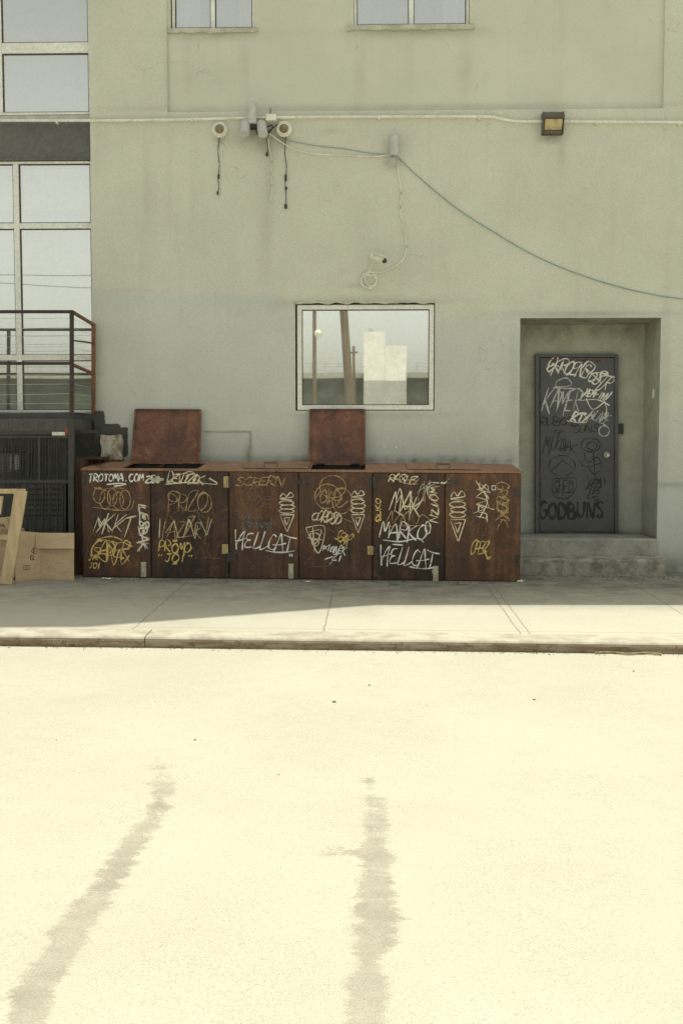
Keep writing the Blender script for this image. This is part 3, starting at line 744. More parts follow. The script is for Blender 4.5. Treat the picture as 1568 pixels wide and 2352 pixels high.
# ---------------- PLATFORM
Y0=11.9
pl=root('loading_platform',W(60,1320,Y0),'black steel loading platform with wire mesh screen below','platform')
xp0=rx(-300,970,Y0); xp1=rx(166,970,Y0)
M['plate']=simple('diamond_plate_steel',(0.10,0.102,0.095),(0.07,0.07,0.065),8,0.45)
k=MB()
k.box(xp0,xp1,Y0,YG-.07,rz(100,994,Y0),rz(100,962,Y0))
za=rz(100,994,Y0); zb=rz(100,962,Y0)
r_=0
z=za+.012
while z<zb-.008:
    x=xp0+(0.02 if r_%2 else 0)
    while x<xp1-.01:
        if x>-4.2: k.beam((x,Y0-.001,z-.006),(x+.018*(1 if r_%2 else -1)*.8+0,Y0-.001,z+.006),.006,.004)
        x+=0.04
    z+=.02; r_+=1
k.build('deck','plate',pl)
k=MB(); k.rect(-300,990,168,998,Y0-.012,Y0-.002); k.build('edge_angle','black',pl)
k=MB(); k.rect(-300,946,160,962.5,Y0+.3,Y0+.32); k.build('kick_plate','plate',pl)
k=MB(); k.rect(168,988,226,995,Y0+.1,Y0+.16); k.build('side_channel','rail',pl)
k=MB(); k.rect(157,962,170,1330,Y0-.03,Y0+.03); k.build('post','black',pl,bevel=.003)
k=MB(); k.rect(-60,998,-46,1330,Y0-.03,Y0+.03); k.build('post','black',pl,bevel=.003)
for r4 in ((-46,1102,157,1110),(-46,1001,157,1006),(-46,1318,157,1326),(88,1006,93,1102)):
    k=MB(); k.rect(*r4,Y0-.014,Y0+.01); k.build('mesh_frame','black',pl)
k=MB()
def wire(p,q,Y,r=.0028): a=W(p[0],p[1],Y); b=W(q[0],q[1],Y); k.beam(a,b,r*2,r*2,(0,1,0))
x=-44
while x<156: wire((x,1006),(x,1102),Y0); wire((x,1110),(x,1318),Y0+.004); x+=6.5
y=1009
while y<1101: wire((-44,y),(156,y),Y0+.008); y+=6.5
k.build('wire_mesh','black',pl)
k=MB()
x=-40
while x<150: k.rect(x,1006,x+4,1318,Y0+.03,Y0+.045); x+=17
k.build('bar_screen','black',pl)
k=MB(); k.rect(150,985,157,999,Y0-.02,Y0-.012); 
k.build('clip_tag','redp',pl)
k=MB(); k.rect(120,992,152,1000,Y0-.02,Y0-.013); k.build('paper_tag','paper',pl)
rl=root('railing',W(165,990,Y0),'rusty steel guard railing with thin horizontal wires','railing')
k=MB(); k.rect(-300,712,168,719,Y0-.02,Y0+.02); k.build('top_rail','rail',rl,bevel=.003)
k=MB(); k.rect(-300,831,160,838,Y0-.016,Y0+.016); k.build('mid_rail','rail',rl,bevel=.003)
k=MB(); k.rect(160,719,168.5,962,Y0-.02,Y0+.02); k.build('post','rail',rl,bevel=.003)
k=MB(); k.rect(-120,719,-112,962,Y0-.02,Y0+.02); k.build('post','rail',rl,bevel=.003)
YE=YW-.04
k=MB(); k.beam(W(168,717,Y0),W(214,745,YE),.035,.03); k.build('side_top_rail','railor',rl,bevel=.003)
k=MB(); k.beam(W(168,838,Y0),W(214,858,YE),.035,.03); k.build('side_mid_rail','railor',rl,bevel=.003)
k=MB(); k.beam(W(168,782,Y0),W(214,788,YE),.02,.016); k.build('side_low_rail','rail',rl)
k=MB(); k.rect(210,742,217,950,YE-.03,YE+.03); k.build('wall_post','railor',rl,bevel=.003)
for i,y in enumerate((731,752,772,796,814,858,882,904,926,946)):
    sag=2.5+i%3
    k=MB()
    P=[W(px,y+sag*math.sin((px+300)/460*math.pi)*(1 if i%2 else .4),Y0) for px in range(-300,165,30)]+[W(163,y,Y0)]+[W(213,y+(1000-y)*.07,YE)]
    k.tube(P,.0020,5)
    k.build('rail_wire','grey',rl)
ac=root('condenser_unit',W(90,1320,12.4),'dark boxy air conditioning unit behind wire mesh','air conditioner')
M['acm']=simple('dusty_dark_metal',(0.22,0.222,0.20),(0.12,0.122,0.11),5,0.7)
k=MB(); k.rect(48,1112,146,1325,12.3,12.75); k.build('casing','acm',ac,bevel=.01)
k=MB()
for i in range(6): k.rect(54,1122+i*12,140,1126+i*12,12.285,12.299)
k.build('louvre','black',ac)
ac2=root('wall_box',W(60,1090,12.5),'pale grey utility box behind wire mesh','utility box')
k=MB(); k.rect(-20,1040,46,1085,12.5,12.78); k.build('casing','acm',ac2,bevel=.01)
k=MB(); k.rect(24,1045,44,1078,12.485,12.499); k.build('cover','grey',ac2,bevel=.005)
M['stub']=simple('flaking_masonry',(0.64,0.63,0.52),(0.26,0.19,0.11),9,0.95,30,0.8)
k=MB()
pp=[(231,998),(252,1001),(276,997),(280,1018),(277,1040),(281,1057),(250,1058),(229,1056),(233,1035),(229,1015)]
k.prism(pp,12.62,YW-.001); o=k.build('masonry_stub','stub',bld,bevel=.015,label='flaking broken masonry stub')
for nm,q4 in (('plaster_ridge',(470,989,574,992)),('plaster_ridge',(574.2,989,577,1056))):
    k=MB(); k.rect(*q4,YW-.012,YW-.0005); o=k.build(nm,'stucco',bld)
    ca=o.data.color_attributes.new('mask','FLOAT_COLOR','POINT')
    for q in ca.data: q.color=(.5,1,0,1)
# ---------------- RUST BIN ENCLOSURE
bin_=root('rusty_bin_enclosure',G(690,1332),'long rusty steel trash enclosure covered in graffiti with two open lids','trash enclosure')
def bx(px): return rx(px,1200,YF)
def lin(a,b,t): return a+(b-a)*t
xb0,xb1=bx(190),bx(1195)
ztl=rz(190,1076,YF); ztr=rz(1195,1083,YF); zbl=rz(190,1325,YF); zbr=rz(1195,1337,YF)
def ztop(x,y=YF): 
    t=(x-xb0)/(xb1-xb0); return lin(ztl,ztr,t)+0.062*(y-YF)/(YB-YF)
def zbot(x): t=(x-xb0)/(xb1-xb0); return lin(zbl,zbr,t)
edges=[190,347,526,686,855,1021,1195]
k=MB()
def vslab(x0,x1,y0,y1,zb=None,zt=None):
    P=[(x0,y0),(x1,y0),(x1,y1),(x0,y1)]
    k.hexa([(x,y,zbot(x)+.004 if zb is None else zb) for x,y in P],[(x,y,ztop(x,y)-.02 if zt is None else zt) for x,y in P])
th=.012
vslab(xb0,xb0+th,YF+.02,YB); vslab(xb1-th,xb1,YF+.02,YB); vslab(xb0+th,xb1-th,YB-th,YB)
for e in edges[1:-1]: vslab(bx(e)-.006,bx(e)+.006,YF+.022,YB-th)
k.build('carcass','rust',bin_)
k=MB()
def top_piece(x0,x1,y0,y1,t=.02,lift_=0):
    P=[(x0,y0),(x1,y0),(x1,y1),(x0,y1)]
    k.hexa([(x,y,ztop(x,y)-t+lift_) for x,y in P],[(x,y,ztop(x,y)+lift_) for x,y in P])
o1=(bx(275),bx(452)); o2=(bx(711),bx(838)); ya=YF+.07; yb_=YB-.06
X=[xb0,o1[0],o1[1],o2[0],o2[1],xb1]
top_piece(X[0]-.008,X[1],YF-.006,YB+.01); top_piece(X[2],X[3],YF-.006,YB+.01); top_piece(X[4],X[5]+.008,YF-.006,YB+.01)
for a,b in ((X[1],X[2]),(X[3],X[4])):
    top_piece(a,b,YF-.006,ya); top_piece(a,b,yb_,YB+.01)
k.build('top_plate','rusttop',bin_)
k=MB(); k.box(xb0+.02,xb1-.02,YF+.03,YB-.02,.03,.06); k.build('floor_plate','dark',bin_)
for a,b in ((X[1],X[2]),(X[3],X[4])):
    k=MB()
    k.hexa([(a+.01,yb_-.02,ztop(a)-.5),(b-.01,yb_-.02,ztop(b)-.5),(b-.01,yb_-.02,ztop(b)+.02),(a+.01,yb_-.02,ztop(a)+.02)],[(a+.01,yb_-.01,ztop(a)-.5),(b-.01,yb_-.01,ztop(b)-.5),(b-.01,yb_-.01,ztop(b)+.02),(a+.01,yb_-.01,ztop(a)+.02)])
    k.build('dark_opening_sheet','dark',bin_)  # dark sheet standing in for the shade inside the opening
for a,b,h0 in ((556,706,605),(936,1105,1003)):
    k=MB(); top_piece(bx(a),bx(b),YF+.09,YB-.04,.012,.016)
    lo=k.build('closed_lid','rusttop',bin_,bevel=.003)
    k=MB(); xh=bx(h0); xh2=bx(h0+30); y=YF+.14; zz_=ztop(xh,y)+.016
    k.tube([(xh,y,zz_-.002),(xh,y,zz_+.045),(xh2,y,zz_+.045),(xh2,y,zz_-.002)],.006,8); k.build('lid_handle','rail',bin_)
def openlid(pp,Yb_,Yt_):
    k=MB(); a=[]
    for i,(x,y) in enumerate(pp):
        Y=Yt_ if i<2 else Yb_
        a.append(W(x,y,Y))
    b=[p+Vector((0,-.012,0)) for p in a]
    k.hexa(b,a)
    for i,j in ((0,1),(1,2),(3,0)):
        k.beam(a[i]+Vector((0,-.02,0)),a[j]+Vector((0,-.02,0)),.028,.008,(0,0,1))
    return k.build('open_lid','rustlid',bin_,bevel=.002)
openlid([(313,940),(461,941),(458,1065),(304,1062)],YB-.05,YW-.03)
openlid([(713,940),(836,940),(836,1067),(711,1066)],YB-.05,YW-.03)
for px in (330,430,735,815):
    k=MB(); p=W(px,1066,YB-.06); k.tube([p+Vector((-.05,0,0)),p+Vector((.05,0,0))],.012,8)
    k.build('lid_hinge','rail',bin_)
doors=[]
lab=['rusty steel door with pale and yellow tags','rusty steel door with orange streaks','dark rusty steel door','rusty steel door with looping tags','rusty steel door with white tags','dark rusty steel door with sticker']
for i,(a,b) in enumerate(zip(edges,edges[1:])):
    k=MB(); x0=bx(a)+.008; x1=bx(b)-.008
    if i==0: x0=xb0
    if i==5: x1=xb1
    P=[(x0,zbot(x0)+.012),(x1,zbot(x1)+.012),(x1,ztop(x1)-.026),(x0,ztop(x0)-.026)]
    k.hexa([(x,YF,z) for x,z in P],[(x,YF+.02,z) for x,z in P])
    d=k.build('door','rust',bin_,bevel=.003,label=lab[i]); doors.append(d)
k=MB()
P=[(xb0,zbot(xb0)-.01),(xb1,zbot(xb1)-.01),(xb1,zbot(xb1)+.010),(xb0,zbot(xb0)+.010)]
k.hexa([(x,YF+.004,z) for x,z in P],[(x,YF+.03,z) for x,z in P]); k.build('base_rail','rail',bin_)
k=MB(); k.rect(172,1054,191,1326,YF+.2,YB); k.prism([(172,1050),(232,1050),(232,1056),(172,1056)],YF+.4,YB); k.build('side_panel','rust',bin_,bevel=.004)
def hw(name,items,mat,parent_i,Yo=.008,bev=.002):
    for it in items:
        k=MB(); cx,cy,w,h=it
        k.rect(cx-w/2,cy-h/2,cx+w/2,cy+h/2,YF-Yo,YF-.0006)
        if h>w:
            p=W(cx,cy,YF-Yo); hh=h/2*YF/F; k.tube([p+Vector((0,-.003,-hh)),p+Vector((0,-.003,hh))],.005,8)
            for s_ in (-.6,0,.6):
                q=p+Vector((w*.28*YF/F,-.001,s_*hh)); k.tube([q,q+Vector((0,-.005,0))],.004,6)
        k.build(name,mat,doors[parent_i],bevel=bev)
hw('hinge',[(519,1107,11,26),(517,1261,14,22)],'brass',1)
hw('hinge',[(850,1264,13,20)],'brass',3)
M['dkhw']=simple('dark_hardware',(0.045,0.043,0.04),(0.08,0.065,0.05),30,0.5)
hw('hinge',[(529,1108,8,28),(528,1280,12,22)],'dkhw',2); hw('hinge',[(848,1108,9,26)],'dkhw',3); hw('hinge',[(860,1108,8,26),(861,1266,9,18)],'dkhw',4)
hw('hinge',[(193,1104,8,24),(193,1268,8,24)],'dkhw',0); hw('hinge',[(1187,1130,12,18)],'dkhw',5); hw('hinge',[(1187,1282,12,18)],'dkhw',5)
def latch(cx,cy,i):
    k=MB(); k.rect(cx-6,cy-17,cx+6,cy+17,YF-.006,YF-.0006); k.rect(cx-3,cy-14,cx+3,cy+10,YF-.022,YF-.0065)
    p=W(cx,cy+4,YF-.02); k.tube([p,p+Vector((0,-.03,0)),p+Vector((0,-.03,-.05))],.006,8)
    k.build('latch','zinc',doors[i],bevel=.002)
latch(330,1308,0); latch(668,1312,2); latch(1000,1317,4)
def slide(cx,cy,i,mat='dkhw'):
    k=MB(); k.rect(cx-14,cy-3,cx+14,cy+3,YF-.012,YF-.0006); k.rect(cx-4,cy-7,cx+4,cy+9,YF-.016,YF-.0125); k.rect(cx-12,cy-5,cx-8,cy+5,YF-.02,YF-.0125); k.build('slide_bolt',mat,doors[i],bevel=.001)
slide(697,1107,3); slide(1040,1106,5); slide(362,1101,1,'zinc')
k=MB(); k.rect(1128,1115,1138,1126,YF-.003,YF-.0005); k.build('sticker','paper',doors[5])
k=MB(); k.rect(1130,1117,1136,1124,YF-.004,YF-.0035); k.build('sticker_print','ink',doors[5])
d1,d2,d3,d4,d5,d6=doors
tag(d1,'TROTOMA.COM',268,1097,128,17,'pw',2.4,0,.1,over=.95,jit=.02); tag(d1,'Z5*',352,1102,34,14,'pw',2.6)
scrib(d1,[[(245,1113),(275,1110),(290,1112),(262,1117)],[(340,1098),(358,1106),(374,1101)]],'pw',2.2)
scrib(d1,[oval(228,1138,13,18,1.2),oval(242,1148,12,22,1.2,1),oval(258,1142,11,20,1.3,2),oval(272,1150,12,20,1.2,4),oval(288,1148,12,22,1.2),[(212,1165),(240,1168),(270,1172),(300,1170),(308,1150)],[(216,1120),(235,1124),(260,1120),(285,1122)]],'pt',1.8)
tag(d1,'MKKT',262,1204,88,38,'pc',2.3,0,.3,over=1.15,sharp=True); scrib(d1,[[(220,1224),(245,1195),(250,1222),(290,1190)],[(225,1186),(235,1205),(228,1215)]],'pc',2.0,sharp=True)
tag(d1,'LESBAK',330,1212,104,20,'pc',2.8,90,.1,over=1.1,sharp=True); tag(d1,'LESBAK',328,1214,100,14,'pw',1.8,90,.1)
tag(d1,'GASER',256,1258,86,40,'py',2.3,4,.2,over=1.3); scrib(d1,[oval(240,1256,24,16,1.4),[(218,1272),(245,1290),(250,1250),(262,1298),(275,1262),(280,1296),(298,1275)],[(288,1248),(306,1256)],[(300,1244),(293,1262)],[(220,1240),(256,1232),(284,1242)]],'py',2.0)
tag(d1,'JAF',219,1280,30,13,'py',1.8,jit=.03); tag(d1,'JOI',219,1299,28,12,'py',1.8,jit=.03)
wild(d1,255,1225,100,50,'pb',2,9,11); wild(d1,300,1130,60,30,'pb',1.8,7,12)
tag(d2,'DEVIZOK',427,1099,84,22,'pc',2.2,2,.2,over=1.2); scrib(d2,[[(415,1090),(435,1083),(445,1088),(425,1093)],[(380,1112),(440,1108),(498,1112),(480,1098)]],'pc',2.0)
tag(d2,'PRZO',432,1152,88,42,'pt',1.8,0,.1,over=1.1); scrib(d2,[oval(470,1155,16,22,1.3),oval(400,1140,14,12,1.1)],'pt',1.8)
tag(d2,'IAZERI',426,1214,116,42,'pt',2.1,0,.15,over=1.1,sharp=True); scrib(d2,[[(368,1190),(366,1236)],[(380,1225),(400,1195),(410,1235)],[(460,1195),(475,1230),(487,1190)],[(420,1238),(435,1192),(448,1238),(455,1205)]],'pc',1.7,sharp=True)
tag(d2,'PROMO',402,1257,76,24,'py',2.3,2,.1,over=1.1); tag(d2,'"JOI"',404,1282,86,18,'py',2.2,2,.1,jit=.03); tag(d2,'*',402,1293,14,14,'py',2.2); tag(d2,'*',402,1241,16,12,'py',2.2)
wild(d2,440,1180,110,40,'pb',2,10,13); wild(d2,470,1265,70,34,'pb',1.8,8,14)
tag(d3,'SCRERN',596,1107,108,20,'pt',1.8,0,.3,over=1.3,sharp=True); scrib(d3,[[(540,1118),(600,1102),(650,1120)],[(550,1100),(580,1122),(640,1098)]],'pb',2.0)
tag(d3,'JUNONE',584,1150,76,16,'pb',2.2); tag(d3,'*BIL*',580,1165,56,13,'pb',2.2)
tag(d3,'RAMA',575,1188,54,10,'pg',1.8); tag(d3,'TRNARS',590,1207,72,12,'pg',2.0)
def hellcat(par,cx,cy,w,h,mat,lw):
    u=w/7.0; P=[]
    def q(x,y): return (cx-w/2+x*u+y*h*.10, cy-h/2+(1-y)*h+ (x-3.5)*1.2)
    A=lambda *p:P.append(list(p))
    A(q(0,1.2),q(.1,.6),q(.35,-.12),q(.3,.2),q(.75,.85),q(1.15,1.1),q(1.0,.6),q(1.05,-.18)); A(q(.1,.42),q(.7,.5),q(1.3,.66))
    A(q(2.2,1.0),q(1.6,.95),q(1.42,.6),q(1.9,.55),q(1.45,.45),q(1.35,.06),q(2.2,.1))
    A(q(2.75,1.15),q(2.5,.5),q(2.35,.02),q(2.8,.05),q(3.2,.2)); A(q(3.55,1.2),q(3.3,.5),q(3.15,-.02),q(3.6,.05),q(4.1,.25))
    A(q(5.0,.85),q(4.6,1.0),q(4.2,.6),q(4.15,.15),q(4.6,.0),q(5.05,.15)); A(q(4.8,-.15),q(5.2,.6),q(5.5,1.1),q(5.7,.5),q(5.95,-.2)); A(q(4.6,.32),q(5.4,.36),q(6.2,.48))
    A(q(5.8,1.05),q(6.6,.9),q(7.45,.85)); A(q(6.6,.95),q(6.5,.4),q(6.35,-.15))
    A(q(3.8,-.08),q(4.9,-.16),q(6.2,-.12),q(7.3,.02)); A(q(6.75,-.2),q(6.8,-.42)); A(q(7.0,-.18),q(7.05,-.40))
    return scrib(par,P,mat,lw)
hellcat(d3,604,1244,134,34,'pw',2.4)
bubble(d3,658,1133,1222,15,'pc',1.9); wild(d3,595,1130,100,34,'pb',1.8,9,15)
scrib(d4,[oval(764,1118,30,26,1.2,1),oval(752,1140,30,28,1.2,3),oval(785,1150,22,30,1.1,5),[(722,1148),(745,1120),(752,1158),(762,1128),(775,1165),(800,1150)],[(735,1165),(770,1182),(808,1200)]],'pt',1.7)
tag(d4,'OUS',762,1140,55,26,'pt',1.8,0,.2)
tag(d4,'CORDSO',750,1190,64,22,'pc',2.3,10,.2,over=1.2)
scrib(d4,[[(702,1212),(745,1210),(732,1270),(712,1235),(702,1212)],[(710,1222),(738,1218),(722,1250),(712,1225)],oval(722,1232,12,8,1.3),oval(724,1246,8,8,1.3,2),[(705,1235),(740,1240)],[(718,1210),(722,1268)]],'pc',1.9)
tag(d4,'SEAR',789,1236,36,26,'py',2.2,25,.2); tag(d4,'PIONEK',768,1262,54,16,'pw',2.0,8,.2,over=1.1,sharp=True); tag(d4,'ZI',776,1280,24,14,'pw',2.0,0,.3); scrib(d4,[[(745,1285),(765,1278)],[(762,1290),(756,1297)]],'pw',2)
bubble(d4,821,1128,1225,14,'pc',1.9); wild(d4,770,1215,90,40,'pb',1.8,9,16); wild(d4,740,1290,70,22,'pb',1.8,8,26)
tag(d5,'DUKO',868,1170,52,12,'py',1.9,-90,0,jit=.03); scrib(d5,[[(862,1190),(875,1182),(866,1198),(862,1190)]],'py',1.8)
tag(d5,'RASHE',924,1101,62,18,'pc',1.9,8,.2,over=1.3); scrib(d5,[[(888,1092),(940,1112),(962,1100)]],'pt',1.9)
tag(d5,'MAK',936,1156,72,48,'pc',2.2,12,.1,over=1.1,sharp=True); scrib(d5,[[(905,1175),(918,1122),(930,1170),(948,1140)],[(905,1172),(925,1185)],[(940,1128),(952,1170),(972,1142)]],'pc',2.0)
tag(d5,'NZIOMI',997,1150,100,18,'pc',2.2,-90,.1,over=1.0,sharp=True); tag(d5,'XK',980,1120,26,26,'pl',1.8,30,0)
tag(d5,'MARKO',926,1221,106,34,'pw',2.7,3,.15,over=1.1,jit=.045); scrib(d5,[[(878,1240),(920,1244),(960,1236),(972,1246)],[(900,1250),(925,1252)],oval(982,1212,6,14,1.1)],'pw',2.3)
hellcat(d5,934,1280,128,36,'pw',2.3)
wild(d5,935,1190,100,36,'pt',1.8,9,17); wild(d5,985,1130,40,50,'pt',1.8,7,18)
bubble(d6,1050,1130,1244,16,'pc',2.0)
tag(d6,'SKNAT',1106,1152,86,26,'pc',1.9,96,.1,over=1.2,sharp=True); scrib(d6,[[(1092,1104),(1118,1150),(1100,1190)],[(1115,1135),(1122,1165),(1135,1170)]],'pc',1.9)
tag(d6,'GROOK',1153,1150,84,24,'pt',2.0,90,.1,over=1.1); tag(d6,'EXK',1152,1182,60,22,'pt',1.8,90,.1,over=1.2)
tag(d6,'OPEC',1100,1257,36,30,'py',2.0,4,.2,over=1.3); scrib(d6,[[(1112,1262),(1120,1285),(1126,1278),(1116,1284)]],'py',1.9)
tag(d6,'~*',1024,1107,22,14,'pw',2.6); wild(d6,1105,1215,60,30,'pb',1.8,8,19)
scrib(bld,[[(878,1018),(884,1028)],[(905,1020),(912,1030)],[(870,992),(874,998)]],'pw',1.6,YW)

# ---------------- FACADE FIXTURES
cn=root('wall_conduit',W(784,268,YW-.03),'cream painted conduit pipe clipped along the stucco wall','conduit pipe')
k=MB(); V=[W(p[0],p[1],YW-.045) for p in cr([(-320,279),(0,277),(210,277),(400,275),(560,271),(700,269),(900,268),(1110,268),(1140,271),(1170,277),(1200,279),(1300,279),(1450,280),(1568,281),(1750,282)],5)]
k.tube(V,.016,10); k.build('pipe','conduit',cn,smooth=True)
for px,py in ((130,277),(440,274),(870,268),(1100,268),(1370,280),(1560,281)):
    k=MB(); k.rect(px-2,py-4,px+2,py+6,YW-.064,YW-.001)
    k.build('pipe_clip','conduit',cn,bevel=.003)
def cyl(k,px,py0,py1,rpx,Y,flare=0):
    a=W(px,py0,Y); b=W(px,py1,Y); r=rpx/F*Y
    b.x=a.x
    k.tube([a+(b-a)*0.0,a+(b-a)*0.02,a+(b-a)*.98,b],[r*.9,r,r,r*.92],24)
fl=root('floodlight_cluster',W(590,300,YW),'cluster of grey cylinder lights on a wall bracket with junction box','wall light')
k=MB(); cyl(k,578.5,236,285,10.5,YW-.12); k.build('upright_lamp','grey',fl,smooth=True)
def can(k,cx,cy,w,h,tilt,Y):
    a=W(cx-tilt,cy-h/2,Y+.05); b=W(cx+tilt,cy+h/2,Y-.06); r=w/2/F*Y
    k.tube([a,a+(b-a)*.15,b],[r*.7,r,r],20)
for cx,cy,t in ((563,293,-2),(602,295,2)):
    k=MB(); can(k,cx,cy,22,28,t,YW-.14); k.build('downward_lamp','grey',fl,smooth=True)
k=MB(); k.rect(570,283,598,292,YW-.11,YW-.001); k.beam(W(575,287,YW-.1),W(563,287,YW-.14),.02,.02); k.build('mounting_bracket','black',fl,bevel=.004)
k=MB(); k.rect(610,261,634,276,YW-.13,YW-.02); k.build('junction_box','cream',fl,bevel=.006)
k=MB(); k.tube([W(621,248,YW-.07),W(621,262,YW-.07)],.006,6); k.tube([W(p[0],p[1],YW-.05) for p in cr([(604,300),(614,292),(626,288),(622,300),(612,310)],4)],.007,6); k.tube([W(p[0],p[1],YW-.05) for p in cr([(588,300),(596,312),(610,306),(630,292),(640,284)],4)],.006,6); k.build('wiring','wireb',fl)
def dome(cx,cy,lab_):
    r0=root('dome_camera',W(cx,cy,YW),lab_,'security camera','dome cameras on the wall')
    p=W(cx,cy,YW); k=MB(); R0=17.5/F*YW
    k.tube([p+Vector((0,-.001,0)),p+Vector((0,-.05,0)),p+Vector((0,-.068,0)),p+Vector((0,-.07,0))],[R0*.93,R0,R0*.8,R0*.55],28); k.build('housing','cream',r0,smooth=True)
    k=MB(); k.tube([p+Vector((0,-.0702,0)),p+Vector((0,-.09,0)),p+Vector((0,-.11,0)),p+Vector((0,-.12,0))],[R0*.6,R0*.52,R0*.32,R0*.08],24); k.build('lens_dome','lens',r0,smooth=True)
    k=MB(); k.tube([p+Vector((R0*.78*math.cos(a),-.0665,R0*.78*math.sin(a))) for a in [i*math.pi/12 for i in range(25)]],.0025,5,False); k.build('trim_ring','grey',r0)
dome(506,300,'round cream dome camera with amber centre on stucco wall'); dome(653,299,'round cream dome camera with dark cable hanging below')
def cable(pts,mat,lab_,r=.0045,conn=[],Y=YW-.015):
    r0=root('cable',W(pts[0][0],pts[0][1],Y),lab_,'cable')
    k=MB(); k.tube([W(p[0],p[1],Y) for p in cr(pts,5)],r,6); k.build('cord',mat,r0,smooth=True)
    for (x,y,w,h) in conn:
        k=MB(); k.rect(x-w/2,y-h/2,x+w/2,y+h/2,Y-.012,Y+.008)
        k.build('plug','wireb',r0,bevel=.003)
cable([(505,316),(501,345),(504,380),(501,410),(503,430),(500,446)],'wireb','black cable dangling from dome camera',.0045,[(502,405,4,10),(500,443,4,8)])
cable([(656,314),(654,350),(658,385),(655,420),(657,450),(656,476)],'wireb','black cable with plug dangling down wall',.005,[(656,408,5,14),(657,432,5,6),(656,474,6,10)])
cable([(616,318),(618,340),(624,370),(622,400),(625,430),(622,461)],'wirew','thin pale cable dangling down wall',.006)
cable([(612,318),(616,335),(613,355)],'wireb','short black cable stub with plug',.004,[(613,354,5,8)])
cable([(610,300),(640,322),(680,345),(740,355),(800,357),(860,360),(892,355)],'wirew','cream cable sagging between wall lights',.008)
cable([(625,312),(660,322),(720,334),(790,342),(850,352),(892,354)],'wiret','teal cable strung between wall lights',.005)
cable([(914,362),(945,392),(1000,440),(1060,487),(1130,531),(1200,573),(1270,607),(1340,634),(1410,656),(1490,675),(1568,687),(1700,700)],'wiret','long teal cable drooping across stucco wall',.006)
cable([(911,360),(915,400),(921,440),(919,480),(928,530),(932,570),(926,595),(905,612),(880,624),(862,627)],'wirew','cream cable running down wall to camera',.008)
wl=root('cylinder_wall_light',W(904,340,YW),'grey cylindrical up and down wall light','wall light')
k=MB(); cyl(k,904.5,311,358,10.5,YW-.1); k.build('upper_cylinder','grey',wl,smooth=True)
k=MB(); can(k,900,366,18,16,0,YW-.07); k.build('lower_cylinder','grey',wl,smooth=True)
k=MB(); k.rect(893,342,914,358,YW-.06,YW-.001); k.build('mounting_bracket','grey',wl,bevel=.004)
bc=root('bullet_camera',W(868,595,YW),'small white bullet security camera on stucco wall','security camera')
k=MB(); a=W(858,590,YW-.09); b=W(882,599,YW-.24); k.tube([a,a+(b-a)*.1,a+(b-a)*.95,b],[.03,.042,.042,.038],20); k.beam(a+Vector((0,0,.045)),b+Vector((.0,-.02,.045)),.085,.008); k.build('housing','cream',bc,smooth=True)
k=MB(); k.tube([b+Vector((0,-.001,0)),b+Vector((.002,-.012,0))],.03,16); k.build('lens','black',bc)
k=MB(); p=W(856,589,YW); k.tube([p+Vector((0,-.001,0)),p+Vector((0,-.02,0))],.035,16); k.tube([p,p+Vector((.01,-.09,0))],.012,8); k.build('mount','cream',bc)
cc_=root('coiled_cable',W(849,642,YW),'coil of cream cable hanging below camera','cable')
k=MB()
P=[(858,600),(850,615),(848,628)]
for lp_,(ox,oy,ra,rb) in enumerate(((847,644,17,19),(851,640,14,17),(846,646,19,14))):
    for i in range(12):
        a=i*2*math.pi/12-1.5+lp_*.4; P.append((ox+ra*math.cos(a),oy+rb*math.sin(a)))
P+= [(866,630),(862,622)]
k.tube([W(p[0],p[1],YW-.02-.010*(1+math.sin(i*.35))) for i,p in enumerate(cr(P,3))],.007,6); k.build('cord','wirew',cc_,smooth=True)
k=MB(); k.tube([W(843,629,YW-.05),W(851,634,YW-.05)],.012,6);k.build('plug','cream',cc_)
wp=root('wall_pack_light',W(1266,290,YW),'bronze wall pack floodlight with yellowed glass lens','wall light')
k=MB()
def prof_box(k,x0,x1,pf,Y=YW):
    a=[];b=[]
    for (yy,py) in pf:
        z=W(1266,py,YW).z; a.append((W(x0,py,YW).x,Y-yy,z)); b.append((W(x1,py,YW).x,Y-yy,z))
    k.hexa(a,b)
prof_box(k,1244,1288,[(.001,262),(.13,265),(.17,276),(.165,281),(.001,281)]); prof_box(k,1242,1245,[(.001,262),(.14,264),(.175,276),(.10,312),(.001,312)]); prof_box(k,1287,1290,[(.001,262),(.14,264),(.175,276),(.10,312),(.001,312)]); prof_box(k,1245,1287,[(.001,305),(.10,305),(.09,312),(.001,312)])
k.build('housing','wpbody',wp,bevel=.004)
k=MB(); prof_box(k,1246,1286,[(.02,281.5),(.155,281.5),(.14,292),(.10,304),(.02,304)]); k.build('lens','wplens',wp,bevel=.008)
# ---------------- CARDBOARD
cb=root('cardboard_box',G(100,1330),'flattened open brown cardboard box leaning by the platform','cardboard box')
a=G(36,1334); b=G(93,1330); c=G(171,1333)
def panel(k,p,q,h,lean=(0,0),th=.006,h2=None):
    p=Vector(p);q=Vector(q); up=Vector((lean[0],lean[1],h)); up2=Vector((lean[0],lean[1],h2 or h)); n=(q-p).cross(up).normalized()*th
    k.hexa([p,q,q+up2,p+up],[p+n,q+n,q+up2+n,p+up+n])
k=MB(); panel(k,a,b,.535,(0,.05),h2=.50); k.build('side_panel','card',cb)
k=MB(); panel(k,b+Vector((.003,0,0)),c,.50,(-.01,.06),h2=.50); k.build('side_panel','card',cb)
k=MB(); panel(k,b+Vector((-.03,-.025,.335)),c+Vector((.012,-.02,.345)),.165,(-.01,.045)); k.build('flap','card',cb)
k=MB(); panel(k,G(60,1322)+Vector((0,.1,0)),G(160,1322)+Vector((0,.1,0)),.46,(.0,.02)); k.build('rear_panel','cardin',cb)
